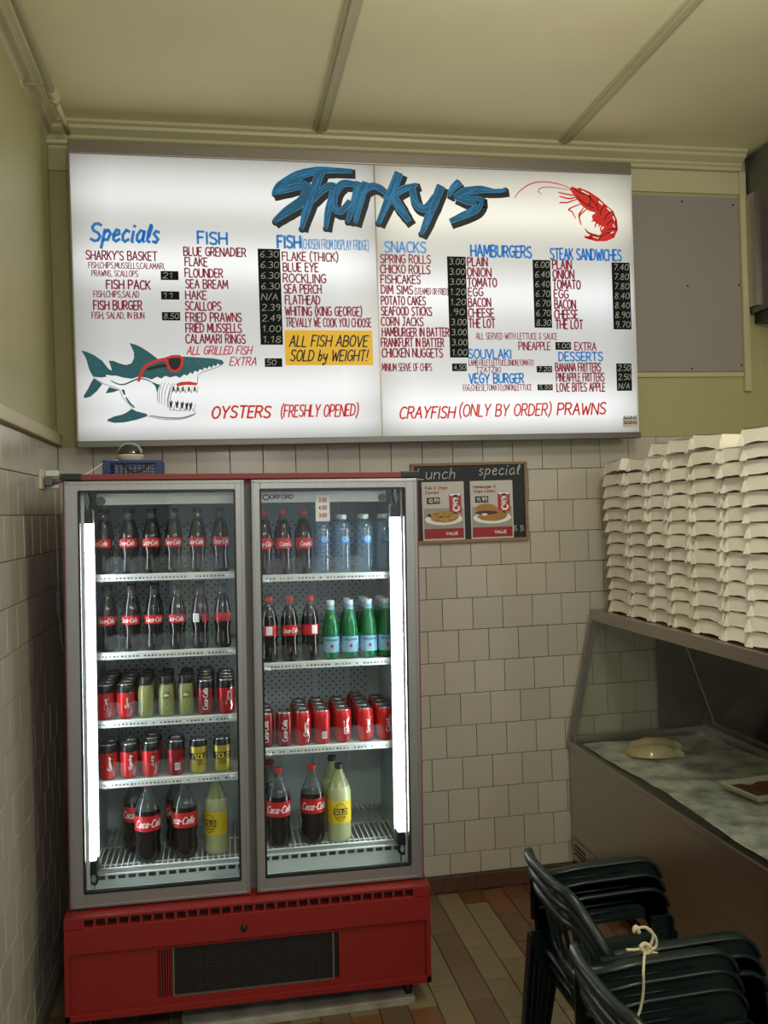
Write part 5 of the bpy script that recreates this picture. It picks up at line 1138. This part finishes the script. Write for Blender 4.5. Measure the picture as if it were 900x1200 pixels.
ys = [at(u, 620, 0, XF).y for u in edges]
WHICH = ['first', 'second', 'third', 'fourth', 'fifth', 'sixth', 'seventh']
ONUM = 'first second third fourth fifth sixth seventh eighth ninth tenth eleventh twelfth thirteenth fourteenth fifteenth sixteenth seventeenth'.split()
PTH = .0535; NB = 0
yc0 = ys[0] - .108
yn = [at((a + b) / 2, 620, 0, XF).y for a, b in zip(edges[:-1], edges[1:])] + [at(897, 620, 0, XF).y]
for s_i, (yc, yt_) in enumerate(zip(yn, ytop)):
    wdt = (ys[s_i] - ys[s_i + 1]) if s_i < 6 else .225
    zt_ = at((edges[s_i] + 12), yt_, 0, XF).z; n = max(8, int(round((zt_ - 1.305) / PTH)))
    xo = XF + .085 + (0 if s_i not in (6,) else -.012)
    for k in range(n):
        r_ = random.Random(s_i * 50 + k); o = inst('food_carton', CM[(s_i * 3 + k * 5) % 6], None, (xo + r_.gauss(0, .0035) + .012 * sin(k * .4 + s_i) * .4, yc + r_.gauss(0, .0035), 1.3045 + k * PTH), (1, min(.985, wdt / .236), 1.0), (0, r_.gauss(0, .008), r_.gauss(0, .02)))
        if k == n - 1 and s_i < 5: o.rotation_euler = (radians(r_.choice((-3, 3, 4))), radians(r_.uniform(-1, 2)), r_.gauss(0, .05)); o.location.z += .004
        pos = 'topmost' if k == n - 1 else ('lowest' if k == 0 else '%s up' % ONUM[k])
        tag(o, 'white card food carton, %s in the %s stack from the tiled wall' % (pos, WHICH[s_i]), 'carton', 'white cartons stacked on the counter'); NB += 1

# ================================================================== CHAIRS
def bez(p0, p1, p2, n): return [tuple((1 - t) ** 2 * a + 2 * t * (1 - t) * b + t * t * c for a, b, c in zip(p0, p1, p2)) for t in [i / n for i in range(n + 1)]]
def make_chair():
    o = proto('stacking_chair'); G_ = M['green_plastic']
    # seat: dished shell
    mb = MB(); nx, ny = 14, 12; vs = []
    for j in range(ny + 1):
        for i in range(nx + 1):
            a = i / nx; b = j / ny * 2 - 1; x = -.20 + .44 * a - .02 * b * b * (a > .8); wy = (.205 + .03 * a) * (1 - .12 * max(0, a - .85) / .15 * 1)
            z = .425 - .018 * (1 - b * b) * sin(pi * min(1, a * 1.1)) - .035 * max(0, a - .85) ** 2 / .0225 + .006 * (1 - a)
            vs.append((x, b * wy, z))
    fs = [(j * (nx + 1) + i, j * (nx + 1) + i + 1, (j + 1) * (nx + 1) + i + 1, (j + 1) * (nx + 1) + i) for j in range(ny) for i in range(nx)]
    mb.add(vs, fs, True); s_ = mb.build('seat', G_, o); md = s_.modifiers.new('s', 'SOLIDIFY'); md.thickness = .007; md.offset = -1
    # back: rim following a curve from arm to arm
    def plan(t):   # t -1..1 ; returns base point (seat level) and rim point
        y = .255 * sin(t * pi / 2 * .98); xb = -.185 - .02 * (1 - t * t); 
        s__ = abs(t)
        x = -.268 + .085 * s__ ** 3.0
        yr = t * .262 if s__ < 1 else t * .262
        zr = .795 - .145 * max(0, (s__ - .55) / .45) ** 1.8
        return Vector((xb + .02 * s__, t * .21, .44)), Vector((x, yr, zr))
    n = 28; rim = [plan(-1 + 2 * i / n) for i in range(n + 1)]
    mb = MB(); vs = []
    for b, r in rim:
        d = (r - b).normalized()
        vs += [r + Vector((.010, 0, -.004)), r + Vector((.002, 0, .006)), r + Vector((-.014, 0, .002)), r + Vector((-.018, 0, -.016)), r - d * .022 + Vector((-.008, 0, 0)), r - d * .022 + Vector((.001, 0, 0))]
    k = 6; fs = [(i * k + a, i * k + (a + 1) % k, (i + 1) * k + (a + 1) % k, (i + 1) * k + a) for i in range(n) for a in range(k)]; fs += [tuple(range(k)), tuple(n * k + a for a in reversed(range(k)))]
    mb.add(vs, fs, True); br = mb.build('backrest', G_, o)
    mb = MB(); vs = []
    for b, r in rim:
        d = (r - b).normalized(); vs += [b, b + d * .07, b + d * .07 + Vector((.006, 0, 0)), b + Vector((.006, 0, 0))]
    k = 4; fs = [(i * k + a, i * k + (a + 1) % k, (i + 1) * k + (a + 1) % k, (i + 1) * k + a) for i in range(n) for a in range(k)]; mb.add(vs, fs, True); mb.build('lower_band', G_, br)
    for t in (-.93, -.72, -.48, -.24, 0, .24, .48, .72, .93):
        w_ = .055 if abs(t) > .8 else .022
        b0, r0 = plan(t - w_); b1, r1 = plan(min(1, t + w_)); mb = MB()
        for q in (0,):
            pts = [b0 + (r0 - b0) * .12, b1 + (r1 - b1) * .12, b1 + (r1 - b1) * .93, b0 + (r0 - b0) * .93]
            mb.add(pts + [p + Vector((.006, 0, 0)) for p in pts], [(0, 1, 2, 3), (7, 6, 5, 4), (0, 4, 5, 1), (1, 5, 6, 2), (2, 6, 7, 3), (3, 7, 4, 0)])
        mb.build('slat', G_, br)
    for sy in (-1, 1):
        # arm: broad top, hanging grooved panel, rounded front corner down to the post
        y = sy * .262
        prof = [(-.20, .650)] + bez((.10, .672, 0), (.205, .672, 0), (.225, .60, 0), 6)
        prof = [(p[0], p[1]) for p in prof]
        outer = [(-.215, .648), (-.05, .664), (.10, .668)] + [(p[0], p[1]) for p in bez((.14, .668), (.205, .668), (.215, .60), 5)] + [(.232, .44)]
        innerp = [(.165, .44), (.158, .50)] + [(p[0], p[1]) for p in bez((.152, .53), (.145, .565), (.11, .565), 4)] + [(-.02, .562), (-.10, .555)] + [(p[0], p[1]) for p in bez((-.13, .55), (-.165, .53), (-.18, .50), 3)] + [(-.215, .50)]
        mb = MB(); mb.prism(outer + innerp, lambda a, b, d: Vector((a, d, b)), y - .004, y + .004)
        # rolled top ledge
        vs = []; pts = outer[:-1]
        for i, (a, b) in enumerate(pts):
            a2, b2 = pts[min(i + 1, len(pts) - 1)]; a1, b1 = pts[max(i - 1, 0)]; tx, tz = a2 - a1, b2 - b1; l_ = sqrt(tx * tx + tz * tz); nx_, nz_ = -tz / l_, tx / l_
            for dy, dn in ((-.020, -.006), (-.016, .004), (.016, .004), (.020, -.006), (.016, -.004), (-.016, -.004)): vs.append((a + nx_ * dn, y + dy, b + nz_ * dn))
        k = 6; nn = len(pts); mb.add(vs, [(i * k + c_, i * k + (c_ + 1) % k, (i + 1) * k + (c_ + 1) % k, (i + 1) * k + c_) for i in range(nn - 1) for c_ in range(k)] + [tuple(range(k)), tuple((nn - 1) * k + c_ for c_ in reversed(range(k)))], True)
        for zz in (.632, .604, .578): 
            for yy in (y - .0055, y + .0055): mb.tube([(-.15, yy, zz - .006), (.10, yy, zz)], .0030, 6)
        mb.build('armrest', G_, o)
        # legs: channel section, tapering
        for fx, tx_, zt_ in ((.232, .205, .47), (-.245, -.20, .47)):
            mb = MB(); vs = []
            for z, w_, xx in ((zt_, .034, tx_), (.25, .026, (fx + tx_) / 2), (0, .019, fx)):
                yy = sy * (.235 + .035 * (1 - z / zt_)); vs += [(xx - w_, yy + sy * .010, z), (xx + w_, yy + sy * .010, z), (xx + w_, yy - sy * .018, z), (xx + w_ - .006, yy - sy * .018, z), (xx + w_ - .006, yy + sy * .004, z), (xx - w_ + .006, yy + sy * .004, z), (xx - w_ + .006, yy - sy * .018, z), (xx - w_, yy - sy * .018, z)]
            k = 8; mb.add(vs, [(i * k + c_, i * k + (c_ + 1) % k, (i + 1) * k + (c_ + 1) % k, (i + 1) * k + c_) for i in range(2) for c_ in range(k)] + [tuple(range(k)), tuple(2 * k + c_ for c_ in reversed(range(k)))]); mb.build('leg', G_, o)
    return o
chair0 = make_chair()
used = False
for nm, cx, cy, rz, gname in (('far', 1.835, -1.745, 0.0, 'behind'), ('near', 1.74, -2.325, 0.0, 'front')):
    for k, lv in enumerate(('bottom', 'middle', 'top')):
        o = chair0 if not used else copy_tree(chair0); used = True
        o.scale = (1, 1, .895); o.location = (cx - .012 * k, cy, .047 * k); o.rotation_euler = (0, 0, rz)
        tag(o, 'dark green plastic armchair, %s of the stack %s' % (lv, 'nearer the tiled wall' if nm == 'far' else 'nearest the camera'), 'chair', 'two stacks of green plastic chairs')
# rope tying the two stacks
def rp(u, v, y=-2.045): return at(u, v, 1, y)
rb = thing('rope_tie', 'cream cotton rope knotted in a bow around the chair arms', 'rope', rp(757, 1112))
def loc(ps): c0 = rb.location; return [Vector(p) - c0 for p in ps]
mb = MB(); mb.tube(smooth_path(loc([rp(742, 1093), rp(747, 1088), rp(757, 1087), rp(765, 1094), rp(763, 1106), rp(757, 1112)]), 6), .0036, 8); mb.tube(smooth_path(loc([rp(757, 1087), rp(768, 1098), rp(768, 1110), rp(758, 1113)]), 6), .0036, 8)
mb.tube(smooth_path(loc([rp(757, 1113), rp(772, 1118), rp(786, 1120), rp(790, 1128), rp(784, 1132), rp(772, 1124), rp(760, 1115)]), 6), .0036, 8)
mb.tube(smooth_path(loc([rp(755, 1111), rp(745, 1113), rp(734, 1113)]), 6), .0036, 8); mb.build('bow', M['rope'], rb)
mb = MB(); mb.tube(smooth_path(loc([rp(756, 1114), rp(755, 1122, -2.09), rp(754, 1138, -2.118), rp(754, 1160, -2.118), rp(751, 1180, -2.118), rp(747, 1192, -2.118)]), 6), .0034, 8); mb.build('tail', M['rope'], rb)
mb = MB(); mb.tube(smooth_path(loc([rp(750, 1110), rp(756, 1106), rp(763, 1112), rp(757, 1117), rp(750, 1110)]), 5), .0055, 8); mb.build('knot', M['rope'], rb); mb = MB(); mb.tube(smooth_path(loc([rp(743, 1091), rp(745, 1086), rp(749, 1093)]), 4), .0055, 8); mb.build('knot', M['rope'], rb)
print('cartons', NB, 'tiles', cnt, 'objects', len(bpy.data.objects))
